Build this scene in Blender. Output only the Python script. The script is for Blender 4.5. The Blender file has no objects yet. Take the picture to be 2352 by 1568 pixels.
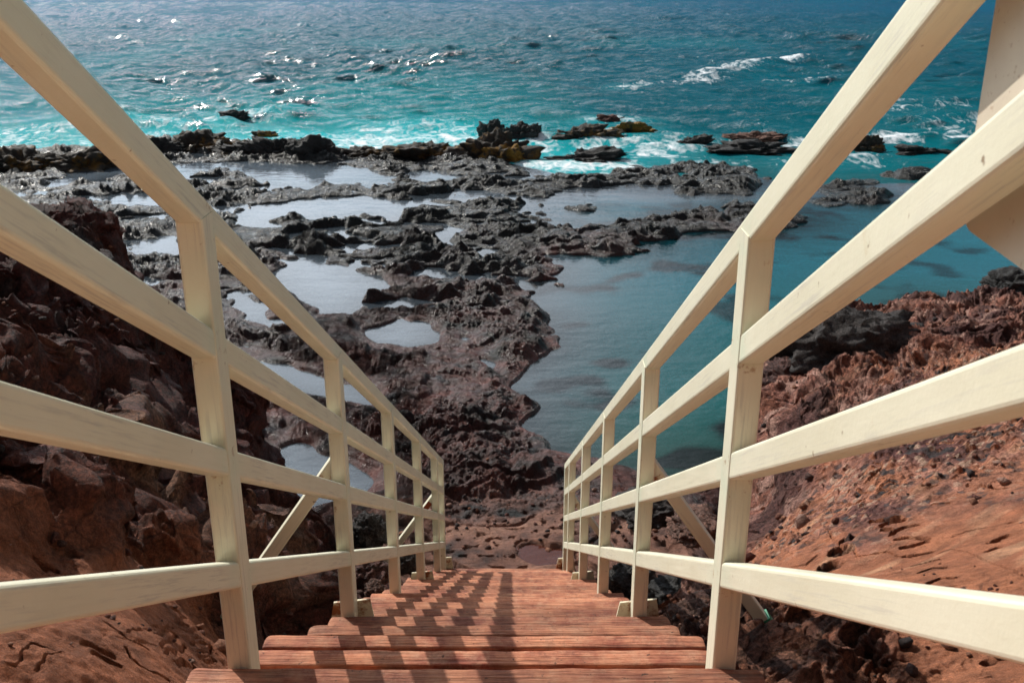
import bpy, bmesh, math, random
import numpy as np
from mathutils import Vector, Matrix

random.seed(7)
scene = bpy.context.scene
COL = scene.collection

# ------------------------------------------------------------------ camera geometry
F = 2287.0                      # focal length in units of a 2352 px wide picture
CAM_Z = 5.5                     # height above the water
PITCH = math.radians(20.143)
CP, SP = math.cos(PITCH), math.sin(PITCH)
M = 0.60395                     # slope of the stairs


def at(u, v, t):
    """point on the sight line through photo pixel (u, v) at axial depth t"""
    x = (u - 1176) / F
    y = -(v - 784) / F
    return np.array([x * t, (CP + y * SP) * t, CAM_Z + (-SP + y * CP) * t])


def on_plane(u, v, z=0.0):
    x = (u - 1176) / F
    y = -(v - 784) / F
    dz = -SP + y * CP
    t = (z - CAM_Z) / dz
    return np.array([x * t, (CP + y * SP) * t, z]), t


def zs(y):                      # height of the tread noses
    return CAM_Z - 0.335 - M * y


# ------------------------------------------------------------------ noise (numpy)
def _h(ix, iy, iz, seed):
    n = (ix.astype(np.int64) * 374761393 + iy.astype(np.int64) * 668265263 + iz * 2147483647 + seed * 1274126177) & 0xFFFFFFFF
    n = ((n ^ (n >> 13)) * 1274126177) & 0xFFFFFFFF
    n = ((n ^ (n >> 16)) * 2246822519) & 0xFFFFFFFF
    return (n ^ (n >> 15)) & 0xFFFFFFFF


def noise2(x, y, seed=0):
    """gradient noise, about -1..1"""
    ix = np.floor(x); iy = np.floor(y)
    fx = x - ix; fy = y - iy
    ix = ix.astype(np.int64); iy = iy.astype(np.int64)
    u = fx * fx * fx * (fx * (fx * 6 - 15) + 10); v = fy * fy * fy * (fy * (fy * 6 - 15) + 10)

    def g(a, b):
        ang = _h(ix + a, iy + b, 0, seed) * (2 * math.pi / 4294967296.0)
        return np.cos(ang) * (fx - a) + np.sin(ang) * (fy - b)
    return ((g(0, 0) * (1 - u) + g(1, 0) * u) * (1 - v) + (g(0, 1) * (1 - u) + g(1, 1) * u) * v) * 1.5


def noise3(x, y, z, seed=0):
    """value noise, -1..1"""
    ix = np.floor(x); iy = np.floor(y); iz = np.floor(z)
    fx = x - ix; fy = y - iy; fz = z - iz
    ix = ix.astype(np.int64); iy = iy.astype(np.int64); iz = iz.astype(np.int64)
    fx = fx * fx * (3 - 2 * fx); fy = fy * fy * (3 - 2 * fy); fz = fz * fz * (3 - 2 * fz)

    def g(a, b, c):
        return _h(ix + a, iy + b, iz + c, seed) / 2147483648.0 - 1.0
    x00 = g(0, 0, 0) * (1 - fx) + g(1, 0, 0) * fx
    x10 = g(0, 1, 0) * (1 - fx) + g(1, 1, 0) * fx
    x01 = g(0, 0, 1) * (1 - fx) + g(1, 0, 1) * fx
    x11 = g(0, 1, 1) * (1 - fx) + g(1, 1, 1) * fx
    return (x00 * (1 - fy) + x10 * fy) * (1 - fz) + (x01 * (1 - fy) + x11 * fy) * fz


def fbm2(x, y, octs, seed=0, gain=0.5):
    s = 0; a = 1.0
    for o in range(octs):
        s = s + a * noise2(x, y, seed + o); x = x * 2.03 + 11.3; y = y * 2.03 + 7.7; a *= gain
    return s


def cell2(x, y, seed=0):
    """distance to the nearest jittered cell point, 0..~1, and a random value of the cell"""
    ix = np.floor(x).astype(np.int64); iy = np.floor(y).astype(np.int64)
    best = np.full(np.shape(x), 9.0); val = np.zeros(np.shape(x))
    for a in (-1, 0, 1):
        for b in (-1, 0, 1):
            h1 = _h(ix + a, iy + b, 3, seed) / 4294967296.0
            h2 = _h(ix + a, iy + b, 5, seed + 9) / 4294967296.0
            d = (ix + a + h1 - x) ** 2 + (iy + b + h2 - y) ** 2
            c = d < best
            best = np.where(c, d, best); val = np.where(c, h1, val)
    return np.sqrt(best), val


def sstep(a, b, x):
    t = np.clip((x - a) / (b - a), 0, 1)
    return t * t * (3 - 2 * t)


def signed_dist(px, py, poly):
    """positive inside"""
    poly = np.asarray(poly, float)
    d = np.full(px.shape, 1e18); inside = np.zeros(px.shape, bool)
    n = len(poly)
    for i in range(n):
        ax, ay = poly[i]; bx, by = poly[(i + 1) % n]
        ex, ey = bx - ax, by - ay
        L = ex * ex + ey * ey + 1e-12
        t = np.clip(((px - ax) * ex + (py - ay) * ey) / L, 0, 1)
        d = np.minimum(d, (px - ax - t * ex) ** 2 + (py - ay - t * ey) ** 2)
        if ay != by:
            c = ((ay > py) != (by > py)) & (px < (bx - ax) * (py - ay) / (by - ay) + ax)
            inside ^= c
    d = np.sqrt(d)
    return np.where(inside, d, -d)


def seg_dist(px, py, pts):
    d = np.full(px.shape, 1e18)
    for (ax, ay), (bx, by) in zip(pts[:-1], pts[1:]):
        ex, ey = bx - ax, by - ay
        t = np.clip(((px - ax) * ex + (py - ay) * ey) / (ex * ex + ey * ey + 1e-12), 0, 1)
        d = np.minimum(d, (px - ax - t * ex) ** 2 + (py - ay - t * ey) ** 2)
    return np.sqrt(d)


class TPS:
    def __init__(self, pts):
        P = np.array(pts, float); self.P = P[:, :2]
        n = len(P)
        K = self._k(P[:, None, 0] - P[None, :, 0], P[:, None, 1] - P[None, :, 1]) + np.eye(n) * 0.02
        A = np.zeros((n + 3, n + 3)); A[:n, :n] = K; A[:n, n] = 1; A[:n, n + 1:] = self.P
        A[n, :n] = 1; A[n + 1:, :n] = self.P.T
        self.w = np.linalg.solve(A, np.concatenate([P[:, 2], [0, 0, 0]]))

    @staticmethod
    def _k(dx, dy):
        r2 = dx * dx + dy * dy
        return 0.5 * r2 * np.log(r2 + 1e-9)

    def __call__(self, x, y):
        s = self.w[-3] + self.w[-2] * x + self.w[-1] * y
        for i, (a, b) in enumerate(self.P):
            s = s + self.w[i] * self._k(x - a, y - b)
        return s


# ------------------------------------------------------------------ object helpers
def tag(o, label=None, cat=None, group=None, kind=None):
    if label: o['label'] = label
    if cat: o['category'] = cat
    if group: o['group'] = group
    if kind: o['kind'] = kind
    return o


def empty(name, loc=(0, 0, 0)):
    o = bpy.data.objects.new(name, None); COL.objects.link(o); o.location = loc
    o.empty_display_size = 0.2
    return o


def link(name, me, mat, parent=None):
    o = bpy.data.objects.new(name, me); COL.objects.link(o)
    if mat is not None: me.materials.append(mat)
    if parent is not None:
        o.parent = parent
        o.matrix_parent_inverse = Matrix.Translation(-parent.location)
    return o


def np_mesh(name, verts, faces, smooth=True):
    me = bpy.data.meshes.new(name)
    nv, nf = len(verts), len(faces)
    k = faces.shape[1]
    me.vertices.add(nv); me.vertices.foreach_set('co', np.ascontiguousarray(verts, np.float32).ravel())
    me.loops.add(nf * k); me.loops.foreach_set('vertex_index', np.ascontiguousarray(faces, np.int32).ravel())
    me.polygons.add(nf)
    me.polygons.foreach_set('loop_start', np.arange(0, nf * k, k, dtype=np.int32))
    me.polygons.foreach_set('loop_total', np.full(nf, k, np.int32))
    if smooth: me.polygons.foreach_set('use_smooth', np.ones(nf, bool))
    me.update(calc_edges=True)
    return me


def fattr(me, name, a):
    at_ = me.attributes.new(name, 'FLOAT', 'POINT'); at_.data.foreach_set('value', np.ascontiguousarray(a, np.float32).ravel())


def cattr(me, name, rgb):
    c = np.concatenate([rgb, np.ones((len(rgb), 1))], 1).astype(np.float32)
    at_ = me.attributes.new(name, 'FLOAT_COLOR', 'POINT'); at_.data.foreach_set('color', c.ravel())


BAR = [0.0]


def add_bar(bm, a, b, w, h, up=Vector((0, 0, 1)), bev=0.006, segs=3, joints=()):
    """box from a to b, w across, h along 'up', with rounded long edges; 'joints' = distances from a of welded joints"""
    a, b = Vector(a), Vector(b)
    d = (b - a).normalized(); ln = (b - a).length
    side = d.cross(up).normalized(); upv = side.cross(d).normalized()
    ring = []
    for sx, sz, a0 in ((1, 1, 0), (-1, 1, 90), (-1, -1, 180), (1, -1, 270)):
        for k in range(segs + 1):
            t = math.radians(a0 + 90 * k / segs)
            ring.append((sx * (w / 2 - bev) + bev * math.cos(t), sz * (h / 2 - bev) + bev * math.sin(t)))
    cuts = {0.0: 0.0, ln: 0.0}
    for q in joints:
        for off, val in ((-.14, 0), (-.035, 1), (.035, 1), (.14, 0)):
            p = q + off
            if 0 < p < ln: cuts[p] = val
    cuts = sorted(cuts.items())
    jl = bm.verts.layers.float.get('Joint') or bm.verts.layers.float.new('Joint')
    uv = bm.loops.layers.uv.verify(); BAR[0] += 3.7
    per = [0.0]; n = len(ring)
    for i in range(n):
        p, q = ring[i], ring[(i + 1) % n]; per.append(per[-1] + math.hypot(q[0] - p[0], q[1] - p[1]))
    rows = []
    for p, val in cuts:
        row = []
        for x, z in ring:
            vv = bm.verts.new(a + d * p + side * x + upv * z); vv[jl] = val; row.append(vv)
        rows.append(row)
    for (A, (pa, _)), (B, (pb, _2)) in zip(zip(rows[:-1], cuts[:-1]), zip(rows[1:], cuts[1:])):
        for i in range(n):
            j = (i + 1) % n
            f = bm.faces.new((A[i], A[j], B[j], B[i]))
            for lp, (uu, vv) in zip(f.loops, ((pa, per[i]), (pa, per[i + 1]), (pb, per[i + 1]), (pb, per[i]))): lp[uv].uv = (uu + BAR[0], vv + BAR[0])
    bm.faces.new(rows[0][::-1]); bm.faces.new(rows[-1])


def bm_obj(name, bm, mat, parent=None, smooth=False):
    bmesh.ops.recalc_face_normals(bm, faces=bm.faces)
    me = bpy.data.meshes.new(name); bm.to_mesh(me); bm.free()
    if smooth:
        for p in me.polygons: p.use_smooth = True
    return link(name, me, mat, parent)


# ------------------------------------------------------------------ node helpers
class NT:
    def __init__(self, name):
        self.mat = bpy.data.materials.new(name); self.mat.use_nodes = True
        self.t = self.mat.node_tree; self.t.nodes.clear()
        self.out = self.n('ShaderNodeOutputMaterial')

    def n(self, typ, **kw):
        nd = self.t.nodes.new(typ)
        for k, v in kw.items():
            if k.startswith('_'):
                nd.inputs[k[1:].replace('_', ' ')].default_value = v
            else:
                setattr(nd, k, v)
        return nd

    def l(self, a, b): self.t.links.new(a, b)

    def coords(self, scale=(1, 1, 1), kind='Object'):
        tc = self.n('ShaderNodeTexCoord'); mp = self.n('ShaderNodeMapping'); mp.inputs['Scale'].default_value = scale
        self.l(tc.outputs[kind], mp.inputs['Vector']); return mp.outputs['Vector']

    def noise(self, vec, scale, detail=6, rough=0.6, dist=0.0):
        nd = self.n('ShaderNodeTexNoise'); nd.inputs['Scale'].default_value = scale
        nd.inputs['Detail'].default_value = detail; nd.inputs['Roughness'].default_value = rough
        nd.inputs['Distortion'].default_value = dist
        self.l(vec, nd.inputs['Vector']); return nd.outputs['Fac']

    def ramp(self, fac, stops):
        nd = self.n('ShaderNodeValToRGB'); cr = nd.color_ramp
        while len(cr.elements) < len(stops): cr.elements.new(0.5)
        for e, (p, c) in zip(cr.elements, stops):
            e.position = p; e.color = (c, c, c, 1) if isinstance(c, (int, float)) else (*c, 1)
        self.l(fac, nd.inputs['Fac']); return nd.outputs['Color']

    def math(self, op, a, b=None, clamp=False):
        nd = self.n('ShaderNodeMath', operation=op); nd.use_clamp = clamp
        for i, x in enumerate((a, b)):
            if x is None: continue
            if isinstance(x, (int, float)): nd.inputs[i].default_value = x
            else: self.l(x, nd.inputs[i])
        return nd.outputs[0]

    def mix(self, fac, a, b, blend='MIX'):
        nd = self.n('ShaderNodeMix', data_type='RGBA', blend_type=blend)
        for s, x in ((nd.inputs[0], fac), (nd.inputs[6], a), (nd.inputs[7], b)):
            if isinstance(x, (int, float)): s.default_value = x
            elif isinstance(x, tuple): s.default_value = (*x, 1)
            else: self.l(x, s)
        return nd.outputs[2]

    def bump(self, h, strength, dist, normal=None):
        nd = self.n('ShaderNodeBump'); nd.inputs['Strength'].default_value = strength; nd.inputs['Distance'].default_value = dist
        self.l(h, nd.inputs['Height'])
        if normal is not None: self.l(normal, nd.inputs['Normal'])
        return nd.outputs['Normal']

    def attr(self, name, out='Fac'):
        nd = self.n('ShaderNodeAttribute'); nd.attribute_name = name; return nd.outputs[out]

    def principled(self, color, rough, normal=None, spec=0.5):
        p = self.n('ShaderNodeBsdfPrincipled')
        for s, x in (('Base Color', color), ('Roughness', rough), ('Normal', normal)):
            if x is None: continue
            if isinstance(x, (int, float)): p.inputs[s].default_value = x
            elif isinstance(x, tuple): p.inputs[s].default_value = (*x, 1)
            else: self.l(x, p.inputs[s])
        p.inputs['Specular IOR Level'].default_value = spec
        return p

    def done(self, shader):
        self.l(shader, self.out.inputs['Surface']); return self.mat


# ------------------------------------------------------------------ materials
def mat_rock(name='rock_ground'):
    m = NT(name)
    v = m.coords()
    col = m.attr('Col', 'Color'); wet = m.attr('Wet'); rg = m.attr('Rug')
    n1 = m.noise(v, 9, 8, 0.65); n2 = m.noise(v, 60, 5, 0.7)
    vary = m.ramp(n1, [(0.25, 0.45), (0.5, 1.0), (0.75, 1.55)])
    c = m.mix(1.0, col, vary, 'MULTIPLY')
    c = m.mix(m.math('MULTIPLY', rg, 0.85), c, m.mix(1.0, c, m.ramp(n2, [(0.35, 0.3), (0.5, 1.0), (0.66, 1.9)]), 'MULTIPLY'))
    wv_ = m.n('ShaderNodeVectorMath', operation='ADD'); m.l(v, wv_.inputs[0])
    nz_ = m.n('ShaderNodeTexNoise'); nz_.inputs['Scale'].default_value = 4; nz_.inputs['Detail'].default_value = 5; m.l(v, nz_.inputs['Vector'])
    sc_ = m.n('ShaderNodeVectorMath', operation='SCALE'); sc_.inputs['Scale'].default_value = 0.30; m.l(nz_.outputs['Color'], sc_.inputs[0]); m.l(sc_.outputs[0], wv_.inputs[1])
    vo_ = m.n('ShaderNodeTexVoronoi', feature='DISTANCE_TO_EDGE'); vo_.inputs['Scale'].default_value = 7; m.l(wv_.outputs[0], vo_.inputs['Vector'])
    crack = m.ramp(vo_.outputs['Distance'], [(0.0, 0.0), (0.045, 1.0)])
    c = m.mix(m.math('MULTIPLY', rg, 0.55), c, m.mix(1.0, c, crack, 'MULTIPLY'))
    grain = m.noise(v, 260, 2, 0.6)
    c = m.mix(1.0, c, m.ramp(grain, [(0.3, 0.75), (0.5, 1.0), (0.7, 1.35)]), 'MULTIPLY')
    b1 = m.bump(m.noise(v, 22, 8, 0.72, 0.4), 1.0, 0.07)
    h = m.math('MULTIPLY', m.noise(v, 95, 5, 0.7), rg)
    b2 = m.bump(h, 1.0, 0.03, m.bump(m.math('MULTIPLY', crack, rg), 0.6, 0.03, b1))
    b3 = m.bump(grain, 0.35, 0.004, b2)
    rough = m.math('SUBTRACT', 0.92, m.math('MULTIPLY', m.math('MULTIPLY', wet, m.ramp(m.noise(v, 5, 4), [(0.35, 0.35), (0.55, 1.0)])), 0.72))
    p = m.principled(c, rough, b3, 0.36)
    return m.done(p.outputs[0])


def mat_boulder(name, base, wet=0.3, lichen=None, amount=0.5):
    m = NT(name); v = m.coords()
    n1 = m.noise(v, 3.5, 8, 0.7); n2 = m.noise(v, 22, 6, 0.7)
    c = m.mix(m.ramp(n1, [(0.35, 0.0), (0.65, 1.0)]), tuple(x * 0.55 for x in base), tuple(x * 1.5 for x in base))
    c = m.mix(1.0, c, m.ramp(n2, [(0.3, 0.5), (0.5, 1.0), (0.7, 1.7)]), 'MULTIPLY')
    if lichen:
        k = m.noise(v, 2.2, 6, 0.65)
        c = m.mix(m.ramp(k, [(0.62 - 0.3 * amount, 0.0), (0.72 - 0.3 * amount, 1.0)]), c, lichen)
    n3 = m.noise(v, 75, 4, 0.7)
    c = m.mix(1.0, c, m.ramp(n3, [(0.34, 0.35), (0.5, 1.0), (0.66, 2.0)]), 'MULTIPLY')
    b = m.bump(n3, 0.8, 0.02, m.bump(n2, 1.0, 0.07, m.bump(m.noise(v, 8, 6, 0.7), 0.8, 0.12)))
    p = m.principled(c, 0.85 - 0.4 * wet, b, 0.5)
    return m.done(p.outputs[0])


def mat_paint():
    m = NT('cream_paint'); v = m.coords(); uv = m.coords((1, 1, 1), 'UV')
    mp = m.n('ShaderNodeMapping'); mp.inputs['Scale'].default_value = (5, 120, 1); m.l(uv, mp.inputs['Vector'])
    mf = m.n('ShaderNodeMapping'); mf.inputs['Scale'].default_value = (2.2, 9, 1); m.l(uv, mf.inputs['Vector'])
    big = m.noise(v, 1.6, 4, 0.6)
    c = m.mix(m.ramp(big, [(0.35, 0.0), (0.7, 1.0)]), (0.68, 0.64, 0.48), (0.765, 0.73, 0.575))
    # brushed, worn streaks along the bar, in patches
    st = m.noise(mp.outputs[0], 1.0, 5, 0.7); zone = m.noise(mf.outputs[0], 1.0, 3, 0.6)
    wear = m.math('MULTIPLY', m.ramp(st, [(0.50, 0.0), (0.60, 1.0)]), m.ramp(zone, [(0.46, 0.04), (0.62, 0.75)]))
    c = m.mix(wear, c, (0.52, 0.49, 0.41))
    # rust spots, grime and dark scuffs
    sp = m.noise(v, 42, 3, 0.5)
    c = m.mix(m.ramp(sp, [(0.72, 0.0), (0.77, 0.8)]), c, (0.20, 0.11, 0.05))
    sp2 = m.noise(v, 6, 6, 0.8)
    c = m.mix(m.ramp(sp2, [(0.64, 0.0), (0.78, 0.55)]), c, (0.52, 0.40, 0.22))
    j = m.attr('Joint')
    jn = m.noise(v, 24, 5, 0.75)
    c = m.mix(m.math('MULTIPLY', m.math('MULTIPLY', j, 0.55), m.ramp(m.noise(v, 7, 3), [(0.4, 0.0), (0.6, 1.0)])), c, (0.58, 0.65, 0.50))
    jm = m.ramp(m.math('ADD', m.math('MULTIPLY', j, 0.20), jn), [(0.79, 0.0), (0.87, 0.7)])
    jm = m.math('MULTIPLY', jm, m.ramp(j, [(0.05, 0.0), (0.4, 1.0)]))
    c = m.mix(jm, c, m.mix(m.noise(v, 90, 2, 0.5), (0.12, 0.05, 0.02), (0.50, 0.30, 0.13)))
    b = m.bump(st, 0.05, 0.003, m.bump(m.noise(v, 130, 4, 0.65), 0.14, 0.003, m.bump(m.noise(v, 14, 3, 0.5), 0.10, 0.01)))
    p = m.principled(c, m.ramp(st, [(0.4, 0.34), (0.7, 0.6)]), b, 0.45)
    return m.done(p.outputs[0])


def mat_rusty():
    m = NT('rusty_cream_paint'); v = m.coords()
    k = m.noise(v, 11, 6, 0.7)
    c = m.mix(m.ramp(k, [(0.48, 0.0), (0.60, 1.0)]), (0.72, 0.66, 0.48), (0.30, 0.10, 0.035))
    p = m.principled(c, 0.6, m.bump(k, 0.5, 0.01), 0.4)
    return m.done(p.outputs[0])


def mat_plain(name, c, rough=0.6):
    m = NT(name); v = m.coords()
    k = m.noise(v, 14, 5, 0.7)
    cc = m.mix(m.ramp(k, [(0.3, 0.0), (0.7, 1.0)]), tuple(x * 0.65 for x in c), tuple(min(1, x * 1.25) for x in c))
    p = m.principled(cc, rough, m.bump(k, 0.3, 0.006), 0.4)
    return m.done(p.outputs[0])


def mat_board():
    m = NT('speckled_board'); v = m.coords()
    k = m.noise(v, 4, 5, 0.6); s = m.noise(v, 120, 2, 0.5)
    c = m.mix(m.ramp(k, [(0.35, 0.0), (0.7, 1.0)]), (0.52, 0.44, 0.35), (0.63, 0.55, 0.44))
    c = m.mix(m.ramp(s, [(0.66, 0.0), (0.72, 0.6)]), c, (0.36, 0.24, 0.16))
    p = m.principled(c, 0.6, m.bump(s, 0.1, 0.003), 0.4)
    return m.done(p.outputs[0])


def mat_wood():
    m = NT('worn_red_wood'); v = m.coords()
    oi = m.n('ShaderNodeObjectInfo')
    add = m.n('ShaderNodeVectorMath', operation='ADD'); m.l(v, add.inputs[0])
    cmb = m.n('ShaderNodeCombineXYZ'); m.l(m.math('MULTIPLY', oi.outputs['Random'], 40), cmb.inputs[0]); m.l(m.math('MULTIPLY', oi.outputs['Random'], 17), cmb.inputs[2])
    m.l(cmb.outputs[0], add.inputs[1])
    mp = m.n('ShaderNodeMapping'); mp.inputs['Scale'].default_value = (1.6, 42, 42); m.l(add.outputs[0], mp.inputs['Vector'])
    mp2 = m.n('ShaderNodeMapping'); mp2.inputs['Scale'].default_value = (7, 130, 130); m.l(add.outputs[0], mp2.inputs['Vector'])
    grain = m.noise(mp.outputs[0], 1.0, 6, 0.65, 0.6); fine = m.noise(mp2.outputs[0], 1.0, 4, 0.6)
    blot = m.noise(add.outputs[0], 5.0, 6, 0.7)
    c = m.mix(m.ramp(blot, [(0.36, 0.0), (0.60, 1.0)]), (0.25, 0.064, 0.036), (0.56, 0.225, 0.12))
    c = m.mix(m.ramp(m.noise(add.outputs[0], 16, 6, 0.75), [(0.48, 0.0), (0.7, 0.55)]), c, (0.60, 0.34, 0.21))
    c = m.mix(1.0, c, m.ramp(grain, [(0.3, 0.72), (0.5, 1.0), (0.7, 1.12)]), 'MULTIPLY')
    c = m.mix(1.0, c, m.ramp(fine, [(0.32, 0.62), (0.5, 1.0), (0.72, 1.15)]), 'MULTIPLY')
    c = m.mix(m.ramp(m.noise(add.outputs[0], 70, 2, 0.5), [(0.68, 0.0), (0.75, 0.85)]), c, (0.06, 0.03, 0.02))
    c = m.mix(m.ramp(m.noise(add.outputs[0], 9, 5, 0.8), [(0.55, 0.0), (0.68, 0.6)]), c, (0.13, 0.045, 0.03))
    tone = m.math('ADD', m.math('MULTIPLY', oi.outputs['Random'], 0.5), 0.72)
    c = m.mix(1.0, c, tone, 'MULTIPLY')
    b = m.bump(fine, 0.8, 0.006, m.bump(grain, 0.8, 0.010))
    p = m.principled(c, 0.78, b, 0.35)
    return m.done(p.outputs[0])


def mat_sea():
    m = NT('sea_water')
    v = m.coords((1, 1, 1)); vs = m.coords((0.36, 1.0, 1.0)); vf = m.coords((1.0, 0.55, 1))
    col = m.attr('Col', 'Color'); foam = m.attr('Foam'); chop = m.attr('Chop')
    n1 = m.noise(vs, 1.1, 5, 0.6); n2 = m.noise(vs, 4.2, 4, 0.6)
    hh = m.math('ADD', m.math('MULTIPLY', n1, 0.62), m.math('MULTIPLY', n2, 0.36))
    hh = m.math('MULTIPLY', hh, chop)
    b = m.bump(hh, 1.0, 1.0)
    body = m.n('ShaderNodeBsdfDiffuse'); m.l(col, body.inputs['Color']); upn = m.n('ShaderNodeCombineXYZ'); upn.inputs[2].default_value = 1.0; m.l(upn.outputs[0], body.inputs['Normal'])   # light scattered inside the water hardly follows the ripples
    gl = m.n('ShaderNodeBsdfGlossy'); gl.inputs['Roughness'].default_value = 0.11; m.l(b, gl.inputs['Normal'])
    fr = m.n('ShaderNodeFresnel'); fr.inputs['IOR'].default_value = 1.333; m.l(b, fr.inputs['Normal'])
    w = m.n('ShaderNodeMixShader'); m.l(m.math('MULTIPLY', fr.outputs[0], 0.74), w.inputs[0]); m.l(body.outputs[0], w.inputs[1]); m.l(gl.outputs[0], w.inputs[2])
    # lacy foam
    lace = m.noise(vf, 2.3, 6, 0.65, 1.2); lace2 = m.noise(vf, 0.7, 3, 0.6)
    vor = m.n('ShaderNodeTexVoronoi', feature='DISTANCE_TO_EDGE'); vor.inputs['Scale'].default_value = 1.7
    wp = m.n('ShaderNodeVectorMath', operation='ADD'); m.l(vf, wp.inputs[0])
    nn = m.n('ShaderNodeTexNoise'); nn.inputs['Scale'].default_value = 1.3; m.l(vf, nn.inputs['Vector']); m.l(nn.outputs['Color'], wp.inputs[1])
    m.l(wp.outputs[0], vor.inputs['Vector'])
    web = m.math('SUBTRACT', 0.14, vor.outputs['Distance'])
    f = m.math('ADD', foam, m.math('MULTIPLY', m.math('SUBTRACT', lace, 0.5), 1.8))
    f = m.math('ADD', f, m.math('MULTIPLY', m.math('SUBTRACT', lace2, 0.5), 0.8))
    f = m.math('ADD', f, m.math('MULTIPLY', web, 0.8))
    fm = m.ramp(f, [(0.46, 0.0), (0.98, 1.0)])
    fm = m.math('MULTIPLY', fm, m.ramp(foam, [(0.03, 0.0), (0.15, 1.0)]))
    d = m.principled((0.82, 0.85, 0.88), 0.7, m.bump(lace, 0.6, 0.15), 0.3)
    mx = m.n('ShaderNodeMixShader'); m.l(fm, mx.inputs[0]); m.l(w.outputs[0], mx.inputs[1]); m.l(d.outputs[0], mx.inputs[2])
    return m.done(mx.outputs[0])


def mat_pool():
    m = NT('still_water')
    v = m.coords((0.6, 1.0, 1.0))
    depth = m.attr('Deep'); chop = m.attr('Chop')
    n1 = m.noise(v, 2.6, 4, 0.55); n2 = m.noise(v, 9, 3, 0.55)
    hh = m.math('MULTIPLY', m.math('ADD', m.math('MULTIPLY', n1, 0.035), m.math('MULTIPLY', n2, 0.009)), chop)
    b = m.bump(hh, 1.0, 1.0)
    tr = m.n('ShaderNodeBsdfTransparent'); tr.inputs['Color'].default_value = (0.60, 0.86, 0.86, 1)
    body = m.n('ShaderNodeBsdfDiffuse'); m.l(m.attr('Col', 'Color'), body.inputs['Color'])
    mx = m.n('ShaderNodeMixShader'); m.l(depth, mx.inputs[0]); m.l(tr.outputs[0], mx.inputs[1]); m.l(body.outputs[0], mx.inputs[2])
    gl = m.n('ShaderNodeBsdfGlossy'); gl.inputs['Roughness'].default_value = 0.03; m.l(b, gl.inputs['Normal'])
    fr = m.n('ShaderNodeFresnel'); fr.inputs['IOR'].default_value = 1.333; m.l(b, fr.inputs['Normal'])
    m2 = m.n('ShaderNodeMixShader'); m.l(fr.outputs[0], m2.inputs[0]); m.l(mx.outputs[0], m2.inputs[1]); m.l(gl.outputs[0], m2.inputs[2])
    return m.done(m2.outputs[0])


ROCK = mat_rock()
PAINT = mat_paint(); RUSTY = mat_rusty(); WOOD = mat_wood(); BOARD = mat_board()
GREEN = mat_plain('green_paint', (0.03, 0.22, 0.12)); RUST = mat_plain('rust', (0.24, 0.045, 0.015), 0.85)
STEEL = mat_plain('stringer_paint', (0.45, 0.40, 0.30), 0.6)
DARKBOLT = mat_plain('bolt_hole', (0.45, 0.32, 0.25), 0.6)
SEA = mat_sea(); POOL = mat_pool()

# ------------------------------------------------------------------ plan of the rocks, traced on the water level
def plan(px, z=0.03):
    return [tuple(on_plane(u, v, z)[0][:2]) for u, v in px]


SHELF = plan([(-900, 372), (-400, 352), (0, 343), (60, 338), (140, 345), (230, 338), (330, 325), (400, 318), (470, 330), (560, 330), (640, 318),
              (715, 330), (770, 342), (860, 347), (960, 340), (1040, 346), (1060, 352), (1150, 366), (1180, 385), (1230, 402), (1330, 410), (1400, 398),
              (1470, 384), (1560, 375), (1660, 380), (1745, 388), (1765, 420), (1720, 441), (1600, 444), (1480, 440), (1400, 433), (1330, 432),
              (1265, 442), (1240, 470), (1250, 500), (1290, 528), (1400, 520), (1500, 494), (1580, 478), (1680, 466), (1750, 474), (1865, 500),
              (1850, 512), (1780, 527), (1640, 524), (1540, 540), (1480, 572), (1400, 585), (1300, 578), (1255, 566), (1275, 605), (1272, 650),
              (1220, 672), (1205, 695), (1262, 720), (1285, 758), (1283, 800), (1220, 848), (1150, 875), (1235, 925), (1215, 965), (1250, 1010),
              (1300, 1050), (1380, 1085), (1470, 1108), (1560, 1112), (1700, 1105), (1830, 1130), (1900, 1500), (-900, 1500)])
POOLS = [plan(p) for p in [
    [(150, 385), (200, 378), (300, 372), (420, 372), (460, 368), (600, 368), (760, 378), (880, 388), (905, 405), (895, 430), (800, 422), (720, 427),
     (640, 424), (605, 416), (570, 400), (510, 388), (460, 395), (430, 412), (360, 408), (280, 402), (220, 416), (160, 424), (100, 446), (40, 452), (70, 432), (130, 410)],
    [(530, 482), (640, 460), (780, 448), (960, 455), (1055, 470), (960, 482), (900, 502), (850, 492), (770, 497), (700, 518), (620, 524), (540, 515)],
    [(290, 545), (420, 528), (440, 560), (400, 584), (320, 590)],
    [(630, 596), (720, 585), (800, 600), (850, 630), (900, 662), (845, 692), (800, 712), (730, 716), (670, 690), (630, 650)],
    [(800, 768), (850, 748), (930, 729), (1000, 742), (1005, 775), (935, 802), (850, 797)],
    [(520, 660), (610, 690), (650, 720), (715, 738), (660, 752), (540, 735)],
    [(540, 805), (620, 815), (700, 830), (780, 850), (850, 900), (870, 925), (760, 920), (640, 885), (540, 850)],
    [(620, 1015), (700, 1000), (740, 1040), (820, 1062), (880, 1090), (890, 1150), (800, 1168), (660, 1155), (590, 1140), (600, 1070)],
    [(1045, 760), (1075, 765), (1140, 838), (1155, 870), (1120, 845), (1060, 790)],
    [(1000, 505), (1090, 520), (1040, 545), (1000, 540)],
    [(1020, 555), (1120, 568), (1060, 580), (1030, 572)],
    [(200, 452), (330, 440), (420, 455), (470, 470), (380, 478), (250, 470)],
    [(930, 392), (1010, 388), (1060, 405), (1000, 418), (940, 412)],
    [(1100, 392), (1160, 396), (1190, 418), (1120, 420)],
    [(1010, 440), (1110, 430), (1180, 445), (1090, 458)],
]]
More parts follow.
